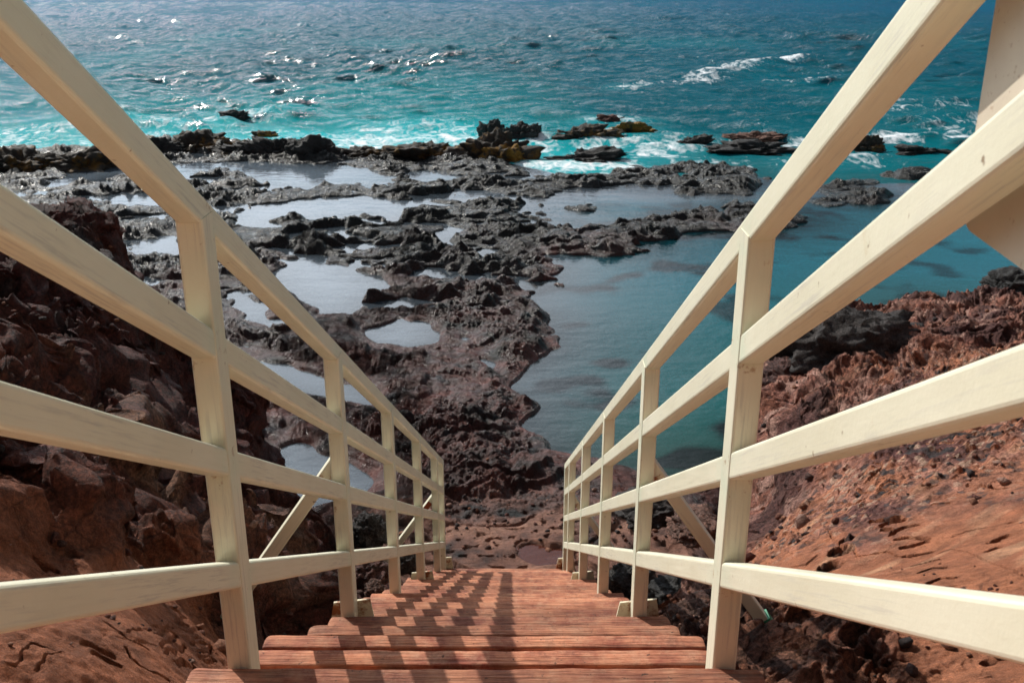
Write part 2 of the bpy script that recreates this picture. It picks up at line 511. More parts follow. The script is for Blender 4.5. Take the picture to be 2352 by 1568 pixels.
ISLES = [plan(p) for p in [
    [(1870, 458), (1900, 445), (2020, 436), (2055, 446), (2010, 466), (1900, 470)],
    [(1890, 430), (1960, 415), (2000, 412), (1980, 432), (1920, 438)],
    [(830, 690), (860, 675), (920, 680), (935, 692), (900, 705), (850, 702)],
    [(455, 412), (480, 398), (540, 402), (600, 420), (540, 428), (480, 424)],
    [(620, 505), (660, 498), (710, 502), (690, 512), (640, 514)],
    [(1320, 478), (1350, 474), (1352, 481), (1325, 483)],
    [(2020, 400), (2100, 392), (2180, 402), (2100, 410)],
    [(2150, 440), (2260, 425), (2352, 440), (2300, 456), (2180, 456)],
]]
# raised heads of rock: centre pixel (foot), radius m, extra height m
HEADS = [((1150, 660), 1.6, .35), ((1030, 600), 1.5, .25), ((1190, 790), 1.0, .45), ((1090, 720), 1.0, .28), ((960, 600), 1.2, .2), ((1230, 640), 0.7, .25),
         ((1450, 560), 1.6, .22), ((1600, 520), 1.8, .16), ((1250, 555), 1.5, .2), ((1600, 425), 2.5, .3), ((1350, 424), 2, .2), ((850, 540), 1.5, .22),
         ((1000, 850), 1.2, .2), ((350, 520), 1.8, .35), ((800, 470), 1.5, .12), ((1120, 500), 1.5, .15), ((640, 560), 1.4, .2), ((960, 545), 1.4, .2)]

LCLIFF = [(-40, -3), (.02, -3), (.02, 7.0), (-1.0, 7.2), (-1.45, 7.1), (-1.9, 7.35), (-2.3, 7.7), (-2.9, 7.75), (-3.4, 7.6), (-4.5, 7.5), (-8, 7.2), (-40, 6)]
RCLIFF = [(-.02, -3), (-.02, 7.1), (.95, 7.0), (1.2, 6.2), (1.35, 5.7), (1.55, 6.1), (1.8, 6.85), (1.98, 7.6), (2.5, 8.3), (3.1, 9.0), (3.8, 9.15), (4.6, 9.3), (8, 9.6), (40, 10), (40, -3)]


def cam(x, y, z): return (x, y, z + CAM_Z)


LP = [(-.75, y, zs(y) - .26) for y in (-2, -.5, .5, 1.3, 2.2, 3.2, 4.2, 5.2, 6.2, 6.9)]
LP += [tuple(at(*p)) for p in [(100, 1500, 2.0), (0, 1350, 2.4), (420, 1480, 2.55), (200, 1250, 3.1), (420, 1250, 4.0), (0, 1100, 2.8), (420, 1060, 4.6), (200, 1000, 4.0),
                               (0, 900, 3.6), (300, 850, 5.5), (0, 650, 5.2), (240, 545, 7.0), (200, 480, 7.4), (310, 615, 7.6), (450, 800, 7.6), (560, 900, 7.8),
                               (635, 1000, 7.9), (500, 1000, 6.6), (560, 1150, 7.0), (100, 475, 7.0), (0, 500, 7.0), (60, 480, 7.7), (160, 468, 8.0), (250, 540, 8.0), (300, 610, 8.1), (-150, 480, 7.6)]]
LP += [cam(*p) for p in [(-5, 6.8, -1.75), (-8, 6.5, -1.5), (-4, 3, -.9), (-3, 1, -.3), (-1.8, -.6, -.1), (-6, 2, -.3), (-1.2, 5, -3.35), (-1.15, 6, -3.95), (-1.0, 7.0, -4.6), (-1.45, 7.0, -4.1), (-12, 4, -.5)]]
RP = [(.65, y, zs(y) - .24) for y in (-2, -.5, .5, 1.3, 2.2, 3.2, 4.2, 5.2, 6.2, 6.9)]
RP += [tuple(at(*p)) for p in [(1745, 1200, 6.0), (1650, 1480, 3.4), (1800, 1450, 3.2), (2000, 1300, 4.2), (1850, 1250, 4.8), (1760, 1350, 4.4), (2352, 1000, 5.0), (2352, 1500, 2.6),
                               (2100, 1100, 5.0), (1800, 1100, 6.0), (1745, 960, 7.5), (1770, 830, 8.2), (1960, 705, 9.5), (2260, 695, 9.7), (2000, 850, 7.4), (2352, 800, 7.2), (1900, 1000, 6.4)]]
RP += [cam(*p) for p in [(6, 7, -2.3), (4, 4, -1.5), (3, 2, -1.0), (2, .3, -.6), (8, 9.3, -2.6), (6, 3, -1.0), (1.15, 5.4, -3.7), (1.1, 6.2, -4.3), (.8, 6.8, -4.6), (14, 8, -2)]]
TL, TR = TPS(LP), TPS(RP)

# coarse polar grid of the slow fields
CT = np.radians(np.linspace(-62, 62, 420)); CR = np.exp(np.linspace(math.log(0.35), math.log(95), 620))
cx = np.sin(CT)[:, None] * CR[None, :]; cy = np.cos(CT)[:, None] * CR[None, :]
f_shelf = signed_dist(cx, cy, SHELF)
for p in POOLS: f_shelf = np.minimum(f_shelf, -signed_dist(cx, cy, p))
for p in ISLES: f_shelf = np.maximum(f_shelf, signed_dist(cx, cy, p))
f_head = np.zeros(cx.shape)
for (u, v), r, h in HEADS:
    c = on_plane(u, v, 0.1)[0]; f_head = f_head + h * np.exp(-((cx - c[0]) ** 2 + (cy - c[1]) ** 2) / (r * r * 0.5))
FIELDS = np.stack([f_shelf, signed_dist(cx, cy, LCLIFF), signed_dist(cx, cy, RCLIFF), np.clip(TL(cx, cy), -6, 9), np.clip(TR(cx, cy), -6, 9), f_head])


def slow(x, y):
    th = np.arctan2(x, y); r = np.hypot(x, y)
    a = np.clip((th - CT[0]) / (CT[1] - CT[0]), 0, len(CT) - 1.001)
    b = np.clip((np.log(np.maximum(r, 0.36)) - math.log(CR[0])) / math.log(CR[1] / CR[0]), 0, len(CR) - 1.001)
    i = a.astype(int); j = b.astype(int); fa = a - i; fb = b - j
    return [G[i, j] * (1 - fa) * (1 - fb) + G[i + 1, j] * fa * (1 - fb) + G[i, j + 1] * (1 - fa) * fb + G[i + 1, j + 1] * fa * fb for G in FIELDS]


def ramp_h(x, y):
    """the shelf climbs to the foot of the stairs"""
    r = np.interp(y, [2, 7.3, 8.2, 9.2, 10.5, 12, 60], [3.5, .47, .40, .26, .10, .0, .0])
    wx = np.interp(x, [-4, -2.2, -1.3, 1.6, 2.3, 3], [0, 0, 1, 1, .2, 0])
    return r * wx, wx


BROKEN = []
STROKES = []        # (polyline in plan, half width, depth)


def ground(x, y, fine=True):
    fs, fl, fr, zl, zr, fh = slow(x, y)
    r = np.hypot(x, y)
    big = noise2(x * .9, y * .9, 3); mid = noise2(x * 2.6 + big * .5, y * 2.6, 5)
    # ---- shelf
    sd = fs + .30 * big * np.clip(r / 16, .35, 1.3) + .16 * mid * np.clip(r / 14, .4, 1.5)
    patch = noise2(x * .42 + 3, y * .75 + 9, 21) + .6 * noise2(x * 1.1, y * 1.9, 22) + .35 * noise2(x * 3, y * 4.4, 23)
    band = sstep(14, 17, y) * sstep(37, 33, y) * sstep(6.5, 5, x)
    sd = np.where(band > 0, np.minimum(sd, (0.20 - patch) * 1.1 + (1 - band) * 3), sd)
    rp, wx = ramp_h(x, y)
    near = sstep(9.6, 8.5, y + .5 * big) * wx
    sd = sd + near * 3
    land = sstep(-.05, .35, sd)
    zp = np.where(sd > 0, .04 + .12 * (1 - np.exp(-np.maximum(sd, 0) / .35)), .05 - .75 * (1 - np.exp(np.minimum(sd, 0) / .8)) + .22 * np.maximum(0, mid + .3) * sstep(-.1, -.6, sd))
    bl = np.abs(noise2(x * 1.2 + 5, y * 1.5, 31)); bl2 = np.abs(noise2(x * 3.3 + .4 * mid, y * 3.9, 33))
    rough = (bl - .28) * .17 + (bl2 - .26) * .11
    led = noise2(x * .55 + 3, y * .95, 35) + .28 * mid
    rough = rough * (.55 + .6 * sstep(-.35, .25, noise2(x * .45 + 8, y * .7, 36))) + .075 * (sstep(.0, .10, led) + sstep(.42, .50, led) - .8)
    zp = zp + land * (rough * (1 - .8 * near) + .32 * fh) + rp
    # ---- cliffs
    n3 = .5 * big + .35 * mid
    wl = sstep(-.10, .10, fl + .10 * mid + .07 * big); wr = sstep(-.10, .10, fr + .10 * mid + .07 * big)
    hl = np.maximum(zl - zs(y), 0)
    edge = sstep(-.58, -.95, x)                       # keep the strip under the stairs plain
    ledge = np.abs(noise2(x * 1.15 + .5 * mid, y * 1.0 + zl * .8, 41)); ledge2 = np.abs(noise2(x * 3.1, y * 2.7 + zl * 1.6, 42))
    smoothL = np.maximum(sstep(2.9, 2.0, y + .25 * big + .25 * np.maximum(-x - 1, 0)), sstep(3.3, 2.7, y + .15 * big) * sstep(-1.35, -1.15, x)) * .95            # sandstone near the camera
    cal = 1 - .65 * sstep(6.2, 7.2, y)
    zlc = zl - .12 * sstep(6.2, 7.2, y) + cal * edge * ((1 - smoothL) * ((ledge - .28) * .46 + (ledge2 - .25) * .36) + smoothL * (.03 * big + .03 * mid) + .05 * big)
    rough_r = sstep(5.0, 6.4, y + .5 * big + .35 * mid) + sstep(1.25, .95, x + .12 * big + .1 * mid) * sstep(1.9, 2.4, y)
    rough_r = np.maximum(np.clip(rough_r, 0, 1), sstep(1.0, .35, fr + .25 * big + .2 * mid) * sstep(4.2, 4.8, y)) * sstep(.56, .8, x)
    zrc = zr + sstep(.5, .8, x) * (.03 * big + .02 * mid + rough_r * ((bl - .25) * .16 + (bl2 - .25) * .09))
    z = zp * (1 - wl) + np.maximum(zlc, zp - .3) * wl
    z = z * (1 - wr) + np.maximum(zrc, zp - .3) * wr
    if not fine: return z
    # ---- finer relief
    b3 = np.abs(noise2(x * 8 + .5 * mid, y * 9, 51)); b4 = np.abs(noise2(x * 19, y * 21, 52)); b5 = noise2(x * 44, y * 44, 53)
    cp, cpv = cell2(x * 12 + .4 * b3, y * 13, 57)
    ca, cva = cell2(x * 3.4 + .35 * mid, y * 4.0 + .3 * big, 58); cb, _ = cell2(x * 9 + .3 * b4, y * 10, 59)
    onsh = land * (1 - wl) * (1 - wr)
    sub = (.35 - ca * ca) * (.045 + .03 * onsh) * (.3 + cva) + (.3 - cb * cb) * .024 + (b3 - .25) * (.06 - .02 * onsh) + (b4 - .25) * (.045 - .025 * onsh) + (.013 - .006 * onsh) * b5 - .030 * sstep(.42, .2, cp) * (cpv > .45)
    rug = land * (1 - wl) * (1 - wr) * (1 - .85 * near) + wl * edge * (1 - smoothL) * 1.0 + wr * rough_r * np.where(y > 4.6, .75, 1.0)
    rug = np.clip(rug, 0, 1) * (1 - onsh * .62 * sstep(.25, -.25, noise2(x * .45 + 8, y * .7, 36)))
    z = z + sub * rug
    slab = near * land * (1 - wl) * (1 - wr)
    z = z - slab * (.05 * sstep(.075, .02, np.abs(noise2(x * .8 + 2.2 + .1 * mid, y * .9 + .4, 68))) + .03 * sstep(.35, .6, noise2(x * 11, y * 11, 69)) - .02 * mid)
    smooth = (wl * smoothL * edge + wr * (1 - rough_r))
    c5, cv = cell2(x * 26, y * 26, 61)                 # gravel stuck in the right hand ground
    gz = wr * sstep(3.9, 5.2, y + .6 * big + .5 * mid + .25 * x) * sstep(.8, 1.2, x)
    c6, cv6 = cell2(x * 11, y * 11, 62)
    z = z + gz * (.026 * (cv > .35) * np.maximum(0, .62 - c5) + .05 * (cv6 > .5) * np.maximum(0, .5 - c6))
    quiet = sstep(.75, .5, np.hypot((x - 1.66) / 1.0, (y - 3.62) / 1.15))
    lay = noise2(x * 2.2 + y * 1.2, y * 9 - x * 5, 63)
    z = z + smooth * (1 - .7 * quiet) * (.012 * lay + .006 * noise2(x * 14, y * 30, 64) + .004 * b5)
    pit = noise2(x * 11, y * 17, 66)
    z = z - smooth * .022 * sstep(.74, .9, pit) * (.4 + .6 * (y < 3))
    crk = sstep(.020, .004, np.abs(noise2(x * 1.3 + .25 * mid + 7, y * 1.7 + .2 * noise2(x * 6, y * 6, 77), 76))) + sstep(.016, .003, np.abs(noise2(x * 3 + 1.3, y * 4.5 + .2 * mid, 78))) * (mid > 0)
    crk = crk * (1 - quiet)
    z = z - smooth * (.018 * wr + .010 * wl) * np.clip(crk, 0, 1) * sstep(-.2, .3, big)
    z = z + smooth * (1 - quiet) * .05 * np.maximum(0, noise2(x * 1.7, y * 3.2 - x * 1.4, 79) - .25) 
    broken = np.zeros(x.shape)
    for (px_, py_, pr_) in BROKEN:
        d = np.hypot(x - px_, y - py_) / pr_ + .45 * noise2(x * 9, y * 9, 80) + .2 * b4
        broken = np.maximum(broken, sstep(1.0, .75, d))
    z = z + broken * ((b3 - .3) * .10 + (b4 - .25) * .06 - .035 + .02 * b5)
    for pts, hw, dep in STROKES:
        P = np.array(pts); m = hw * 3
        sel = (x > P[:, 0].min() - m) & (x < P[:, 0].max() + m) & (y > P[:, 1].min() - m) & (y < P[:, 1].max() + m)
        if not sel.any(): continue
        d = seg_dist(x[sel] + .003 * b5[sel], y[sel], pts)
        z[sel] -= dep * (1 - sstep(hw * .6, hw * 1.15, d))
    info = dict(fr=fr, sd=sd, land=land, wl=wl, wr=wr, near=near, smoothL=smoothL, rough_r=rough_r, gz=gz, rug=np.maximum(rug, broken), broken=broken, crk=np.clip(crk, 0, 1) * smooth, big=big, mid=mid, bl=bl, bl2=bl2, cv=cv, c5=c5, patch=patch, edge=edge, lay=lay)
    return z, info


def hit(u, v, t0=1.2, t1=12):
    """first point of the ground on the sight line of a photo pixel"""
    t = np.linspace(t0, t1, 900)
    x = (u - 1176) / F * t; yy = -(v - 784) / F
    Y = (CP + yy * SP) * t; Z = CAM_Z + (-SP + yy * CP) * t
    g = ground(x, Y, False)
    k = np.argmax(Z < g)
    return x[k], Y[k], t[k]


def carve(pts, wpx, dep):
    q = [hit(u, v) for u, v in pts]
    t = np.mean([a[2] for a in q])
    STROKES.append(([(a[0], a[1]) for a in q], wpx / F * t, dep))


RZ = lambda p: (1548 + p[0] * .3446, 1027.9 + p[1] * .3446)
LZ = lambda p: (p[0] * .3446, 1027.9 + p[1] * .3446)
for s in [[(1320, 502), (1410, 490), (1500, 478)], [(1385, 528), (1440, 505), (1530, 492)], [(1395, 556), (1440, 551)],
          [(1620, 525), (1540, 530), (1470, 558), (1450, 588)], [(1485, 615), (1560, 604), (1690, 614)], [(1520, 672), (1600, 657), (1690, 628)],
          [(1540, 727), (1620, 717), (1720, 697)], [(1600, 787), (1680, 767), (1765, 745)], [(1640, 832), (1720, 806), (1805, 800)], [(1700, 902), (1780, 868), (1875, 866)]]:
    carve([RZ(p) for p in s], 7.0, .05)
for s in [[(1160, 415), (1260, 375), (1370, 345)], [(1170, 305), (1290, 302), (1400, 290)], [(1960, 255), (2100, 268), (2240, 270)], [(1660, 297), (1760, 273)],
          [(1720, 387), (1840, 368)], [(1350, 860), (1450, 842), (1530, 830)], [(790, 800), (880, 780), (950, 720)]]:
    carve([RZ(p) for p in s], 3.5, .016)
for s in [[(1220, 735), (1330, 715), (1430, 700), (1500, 725), (1590, 733)], [(1720, 722), (1850, 682), (1950, 690), (2100, 770), (2200, 800), (2330, 850)],
          [(1030, 575), (1110, 650), (1200, 670), (1220, 735)], [(1230, 1420), (1330, 1400), (1440, 1362), (1560, 1358)], [(800, 1210), (850, 1150), (860, 1090)],
          [(1850, 600), (1950, 560), (2080, 540)]]:
    carve([RZ(p) for p in s], 2.0, .022)
for s in [[(1040, 1240), (1090, 1222), (1165, 1238), (1172, 1266), (1110, 1285), (1045, 1262), (1040, 1240)], [(1010, 1186), (1150, 1206)], [(870, 1240), (1020, 1242)],
          [(1165, 1150), (1250, 1140)], [(1190, 1208), (1270, 1230), (1340, 1212)], [(1280, 1262), (1390, 1290)], [(1265, 1302), (1330, 1296), (1405, 1328), (1400, 1368), (1300, 1360)],
          [(1330, 1402), (1400, 1395), (1440, 1412), (1425, 1440), (1370, 1432)], [(1085, 1331), (1230, 1331)], [(1120, 1396), (1250, 1401)], [(1195, 1345), (1180, 1396)],
          [(1180, 1440), (1250, 1440)], [(1205, 1470), (1320, 1482)], [(1300, 1440), (1310, 1500)], [(1170, 1170), (1250, 1190)]]:
    carve([LZ(p) for p in s], 3.8, .03)
for s in [[(690, 1155), (780, 1210), (860, 1262), (1000, 1350)], [(860, 1350), (900, 1420), (960, 1480), (1130, 1560)], [(80, 1460), (130, 1390), (215, 1290), (330, 1310), (450, 1352)],
          [(240, 1470), (330, 1380), (420, 1350)], [(0, 270), (160, 290), (300, 330)], [(600, 1320), (680, 1340)], [(1130, 1060), (1230, 1130)]]:
    carve([LZ(p) for p in s], 3.2, .025)
for (u, v, r, d) in [(2290, 1240, 12, .04), (2270, 1265, 9, .03), (205, 1480, 14, .04), (225, 1500, 10, .04), (70, 1285, 9, .04)]:
    q = hit(u, v); STROKES.append(([(q[0], q[1]), (q[0] + .04, q[1] + .01)], r / F * q[2], d))

for (u, v, r) in [(1928, 1268, 34), (1905, 1300, 30), (1945, 1240, 20), (1935, 1478, 22), (2270, 1520, 30), (1965, 1500, 14), (2280, 1245, 16)]:
    q = hit(u, v); BROKEN.append((q[0], q[1], r / F * q[2]))
PUD = hit(1246, 1270); STROKES.append(([(PUD[0] - .07, PUD[1] + .05), (PUD[0] + .03, PUD[1] - .03), (PUD[0] + .14, PUD[1] - .01)], .17, .08))

# ---- sample the ground on a polar sheet, denser where the surface is seen larger
th = np.radians(np.concatenate([np.linspace(-62, -31, 60, endpoint=False), np.linspace(-31, 31, 1080, endpoint=False), np.linspace(31, 62, 60)]))
r0 = np.exp(np.linspace(math.log(0.5), math.log(80), 1300))
X = np.sin(th)[:, None] * r0; Y = np.cos(th)[:, None] * r0
Z = np.empty(X.shape)
for k in range(0, len(th), 200): Z[k:k + 200] = ground(X[k:k + 200], Y[k:k + 200], False)
phi = np.arctan2(Z - CAM_Z, r0[None, :])
ds = np.abs(np.diff(phi, axis=1)) + .13 * np.diff(np.log(r0))[None, :]
ds = ds * np.where(r0[1:] > 42, .25, 1.0)[None, :] * np.where((r0[1:] < 6.5) & (r0[1:] > 1.5), 2.6, 1.0)[None, :] * np.where(phi[:, 1:] < math.radians(-42), .12, 1.0)
ds = ds * np.where((np.abs(X[:, 1:]) < .62) & (Y[:, 1:] < 7.35), .10, 1.0) * np.where((r0[1:] > 7.4) & (r0[1:] < 37), 1.35, 1.0)[None, :]
cs = np.concatenate([np.zeros((len(th), 1)), np.cumsum(ds, 1)], 1)
# share the sampling between neighbouring columns so that the sheet does not shear
csn = cs / cs[:, -1:]
for _ in range(3):
    pad = np.cumsum(np.pad(csn, ((19, 18), (0, 0)), mode='edge'), 0)
    csn = (pad[36:] - np.concatenate([np.zeros((1, pad.shape[1])), pad[:-37]], 0)[:len(pad) - 36])[:len(th)] / 37
    csn = csn[:len(th)]
NR = 1800
tt = np.linspace(0, 1, NR)
R = np.stack([np.interp(tt, csn[i], r0) for i in range(len(th))])
X = np.sin(th)[:, None] * R; Y = np.cos(th)[:, None] * R
Z = np.empty(X.shape); infos = []
for k in range(0, len(th), 100):
    Z[k:k + 100], inf = ground(X[k:k + 100], Y[k:k + 100]); infos.append(inf)
I = {k: np.concatenate([i[k] for i in infos]) for k in infos[0]}
del infos

slope = np.hypot(np.gradient(Z, axis=1) / np.maximum(np.gradient(R, axis=1), 1e-4), np.gradient(Z, axis=0) / np.maximum(R * np.gradient(th)[:, None], 1e-4))
I['gz'] = I['gz'] * sstep(1.6, .8, slope)
# colour of the stone itself
def L3(c): return np.array(c, float)


def mixc(a, b, w): return a * (1 - w[..., None]) + b * w[..., None]


basalt = L3((.016, .0165, .0155)); redb = L3((.165, .050, .036)); maroon = L3((.100, .026, .020)); sand = L3((.45, .168, .082))
n_a = noise2(X * .7 + 4, Y * .7, 71); n_b = noise2(X * 2.1, Y * 2.1, 72); n_c = noise2(X * 6, Y * 6, 73); n_d = noise2(X * 15, Y * 15, 74)
colr = np.broadcast_to(basalt, X.shape + (3,)).copy()
redw = sstep(22.5, 11.5, Y + 3.5 * n_a + 1.5 * n_b - np.where(X < .6, 0, 3)) * np.clip(.55 + .6 * n_b + .4 * n_c, 0, 1)
colr = mixc(colr, redb, redw)
colr = mixc(colr, L3((.30, .145, .095)), I['near'] * np.clip(.55 + .8 * n_b + .5 * n_c, 0, 1))
lich = sstep(31.5, 34, Y + n_a) * sstep(.1, .5, n_b + .5 * n_c + .25 * (X < 0))
colr = mixc(colr, L3((.20, .115, .022)), lich * .8 * I['land'])
bed = sstep(-.10, -.45, I['sd'])
colr = mixc(colr, L3((.22, .115, .075)), bed * (1 - I['wl']) * (1 - I['wr']) * np.clip(.5 + .9 * n_a + .6 * n_b, .1, 1))
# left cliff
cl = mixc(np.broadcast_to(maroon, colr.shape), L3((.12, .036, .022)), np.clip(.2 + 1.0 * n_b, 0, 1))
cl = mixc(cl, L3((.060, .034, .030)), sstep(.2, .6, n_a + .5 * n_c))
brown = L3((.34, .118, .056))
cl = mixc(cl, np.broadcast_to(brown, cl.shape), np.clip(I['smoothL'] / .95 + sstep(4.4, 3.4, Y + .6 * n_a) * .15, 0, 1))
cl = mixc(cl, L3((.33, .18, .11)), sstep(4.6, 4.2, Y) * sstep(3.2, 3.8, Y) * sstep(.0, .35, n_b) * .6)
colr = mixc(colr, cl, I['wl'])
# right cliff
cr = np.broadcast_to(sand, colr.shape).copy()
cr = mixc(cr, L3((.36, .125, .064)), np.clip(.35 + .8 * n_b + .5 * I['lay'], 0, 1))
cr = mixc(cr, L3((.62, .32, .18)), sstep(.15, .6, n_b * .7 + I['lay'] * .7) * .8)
pale = L3((.42, .20, .15))
cr = mixc(cr, np.broadcast_to(pale, cr.shape), np.clip(I['gz'] * (.5 + .7 * n_c), 0, 1))
cr = mixc(cr, L3((.15, .062, .055)), I['gz'] * sstep(.1, .55, n_a + .7 * n_b))
cr = mixc(cr, L3((.55, .36, .26)), I['gz'] * (I['cv'] > .78) * (I['c5'] < .5) * .8)
cr = mixc(cr, L3((.05, .042, .042)), I['gz'] * ((I['cv'] > .2) & (I['cv'] < .36)) * .85)
cr = mixc(cr, L3((.085, .042, .034)), I['rough_r'] * sstep(5.4, 4.6, Y) * np.clip(.8 + .7 * n_c, 0, 1))
peb = ((I['cv'] > .28) & (I['cv'] < .36) & (I['c5'] < .42)) * sstep(3.6, 4.4, Y + .3 * n_b)
cr = mixc(cr, L3((.07, .06, .06)), peb * .9)
edgew = np.maximum(sstep(1.3, .4, I['fr'] + .3 * I['big']), sstep(6.2, 7.4, Y + .6 * n_a)) * sstep(4.1, 4.8, Y)
cr = mixc(cr, L3((.30, .125, .095)), np.clip(edgew * (.75 + .4 * n_c), 0, .95))
cr = mixc(cr, L3((.11, .048, .042)), np.clip(edgew * sstep(.05, .4, n_b + .5 * n_a), 0, .9))
cr = mixc(cr, L3((.56, .32, .25)), np.clip(edgew * sstep(.10, .45, n_c + .4 * n_d - .3 * n_b) * .8, 0, 1))
cr = mixc(cr, L3((.06, .03, .024)), np.clip(I['broken'] * (.75 + .5 * n_d), 0, 1))
cr = mixc(cr, L3((.12, .045, .025)), I['crk'] * .6)
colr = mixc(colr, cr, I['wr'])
wet = np.clip((1 - I['wl']) * (1 - I['wr']) * (1 - .55 * I['near']) * sstep(.75, .2, Z), 0, 1)
wet = np.maximum(wet, .25 * I['wl'] * (1 - I['smoothL']))
rugv = np.clip(I['rug'] + .5 * I['gz'] + .12, 0, 1)

# overhangs and crags: push the steep parts sideways
gx = np.gradient(Z, axis=1) / np.maximum(np.gradient(R, axis=1), 1e-4)
steep = sstep(.6, 2.0, np.abs(gx)) * np.maximum(I['wl'] * I['edge'], I['wr'] * sstep(.6, 1.0, X))
amp = .16 * np.maximum(I['wl'] * (1 - I['smoothL']) * I['edge'], .6 * I['wr'] * I['rough_r'])
dx = noise3(X * 2.2, Y * 2.2, Z * 3.0, 81) + .5 * noise3(X * 5, Y * 5, Z * 6.5, 82) + .28 * noise3(X * 12, Y * 12, Z * 15, 83)
dy = noise3(X * 2.2, Y * 2.2, Z * 3.0, 84) + .5 * noise3(X * 5, Y * 5, Z * 6.5, 85) + .28 * noise3(X * 12, Y * 12, Z * 15, 86)
dz = noise3(X * 4, Y * 4, Z * 5, 87) + .5 * noise3(X * 10, Y * 10, Z * 12, 88)
VX = X + amp * dx; VY = Y + amp * dy; VZ = Z + amp * .5 * dz

ncol = len(th)
verts = np.stack([VX, VY, VZ], -1).reshape(-1, 3)
ii = np.arange(ncol * NR).reshape(ncol, NR)
quads = np.stack([ii[:-1, :-1], ii[1:, :-1], ii[1:, 1:], ii[:-1, 1:]], -1).reshape(-1, 4)
cls = np.where(I['wl'] > .5, 1, np.where(I['wr'] > .5, 2, 0)).reshape(-1)
fc = cls[quads[:, 0]]
colr = colr.reshape(-1, 3); wetf = wet.reshape(-1); rugf = rugv.reshape(-1)
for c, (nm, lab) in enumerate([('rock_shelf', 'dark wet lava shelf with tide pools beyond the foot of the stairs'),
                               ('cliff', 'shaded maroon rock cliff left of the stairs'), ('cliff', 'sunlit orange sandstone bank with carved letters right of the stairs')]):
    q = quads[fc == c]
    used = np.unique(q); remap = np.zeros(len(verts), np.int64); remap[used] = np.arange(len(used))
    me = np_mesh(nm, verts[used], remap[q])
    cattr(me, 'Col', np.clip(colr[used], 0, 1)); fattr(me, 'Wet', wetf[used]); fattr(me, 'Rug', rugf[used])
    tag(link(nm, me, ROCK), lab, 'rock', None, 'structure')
del verts, quads

# the slope the stairs come down from, behind the camera
gx_ = np.linspace(-14, 14, 120); gy_ = np.linspace(-13, .45, 70)
BX, BY = np.meshgrid(gx_, gy_, indexing='ij')
BZ = zs(BY) - .42 + np.interp(np.abs(BX), [0, .8, 2, 5, 14], [0, 0, .5, 1.6, 2.6]) * np.interp(BY, [-2, .4], [1, .55]) + .18 * noise2(BX * .8, BY * .8, 7) * sstep(.8, 1.6, np.abs(BX)) - .25 * sstep(-.6, .2, BY)
ii = np.arange(BX.size).reshape(BX.shape)
me = np_mesh('hillside', np.stack([BX, BY, BZ], -1).reshape(-1, 3), np.stack([ii[:-1, :-1], ii[1:, :-1], ii[1:, 1:], ii[:-1, 1:]], -1).reshape(-1, 4))
cattr(me, 'Col', np.broadcast_to(sand, (BX.size, 3))); fattr(me, 'Wet', np.zeros(BX.size)); fattr(me, 'Rug', np.full(BX.size, .5))
tag(link('hillside', me, ROCK), 'orange sandstone slope above the stairs', 'rock', None, 'structure')

# ------------------------------------------------------------------ water
wth = np.radians(np.concatenate([np.linspace(-62, -31, 50, endpoint=False), np.linspace(-31, 31, 900, endpoint=False), np.linspace(31, 62, 50)]))
ang = np.concatenate([np.linspace(math.atan(5.5 / 6.5), math.atan(5.5 / 26), 260, endpoint=False), np.linspace(math.atan(5.5 / 26), math.atan(5.5 / 450), 1150, endpoint=False),
                      np.linspace(math.atan(5.5 / 450), math.atan(5.5 / 4000), 60)])
wr_ = 5.5 / np.tan(ang)
WX = np.sin(wth)[:, None] * wr_; WY = np.cos(wth)[:, None] * wr_
BOUND = plan([(-1500, 440), (-300, 400), (0, 375), (400, 345), (800, 352), (1050, 350), (1150, 372), (1330, 412), (1440, 405), (1740, 405), (1800, 420), (1900, 425), (2352, 420), (3000, 425), (4200, 440)], 0)
bx = np.array([math.atan2(p[0], p[1]) for p in BOUND]); br = np.array([math.hypot(*p) for p in BOUND])
rb = np.interp(wth, bx, br)[:, None]
out = wr_[None, :] - rb                                        # metres seaward of the reef
drr = np.gradient(wr_)[None, :]
rng = np.random.RandomState(5)
WZ = np.zeros(WX.shape); HX = np.zeros(WX.shape); HY = np.zeros(WX.shape)
gust = .75 + .5 * noise2(WX * .05, WY * .03, 91)
grow = sstep(0, 9, out) * .9 + .1 * sstep(-1, 1, out)
for k in range(64):
    lam = 0.7 * (7.0 / 0.7) ** (k / 63.0)
    a = rng.normal(math.pi * 1.05, .46)
    kx, ky = math.sin(a) * 2 * math.pi / lam, math.cos(a) * 2 * math.pi / lam
    ph = kx * WX + ky * WY + rng.rand() * 6.283 + 1.1 * noise2(WX / lam * .35, WY / lam * .35, 100 + k)
    A = .0150 * lam ** .66 * (1 + .5 * sstep(15, 55, out) * (1.8 < lam < 6.5)) * np.exp(-(drr * 1.5 / lam) ** 2)
    WZ += A * np.sin(ph); HX += A * np.cos(ph) * math.sin(a) * .45; HY += A * np.cos(ph) * math.cos(a) * .45
WZ = WZ * grow * gust; HX *= grow * gust; HY *= grow * gust


def blob(u0, v0, u1, v1, w, strength):
    """strip of foam or swell between two photo points, w metres wide"""
    a = on_plane(u0, v0)[0]; b = on_plane(u1, v1)[0]
    d = seg_dist(WX, WY, [(a[0], a[1]), (b[0], b[1])])
    return strength * np.exp(-(d / w) ** 2)


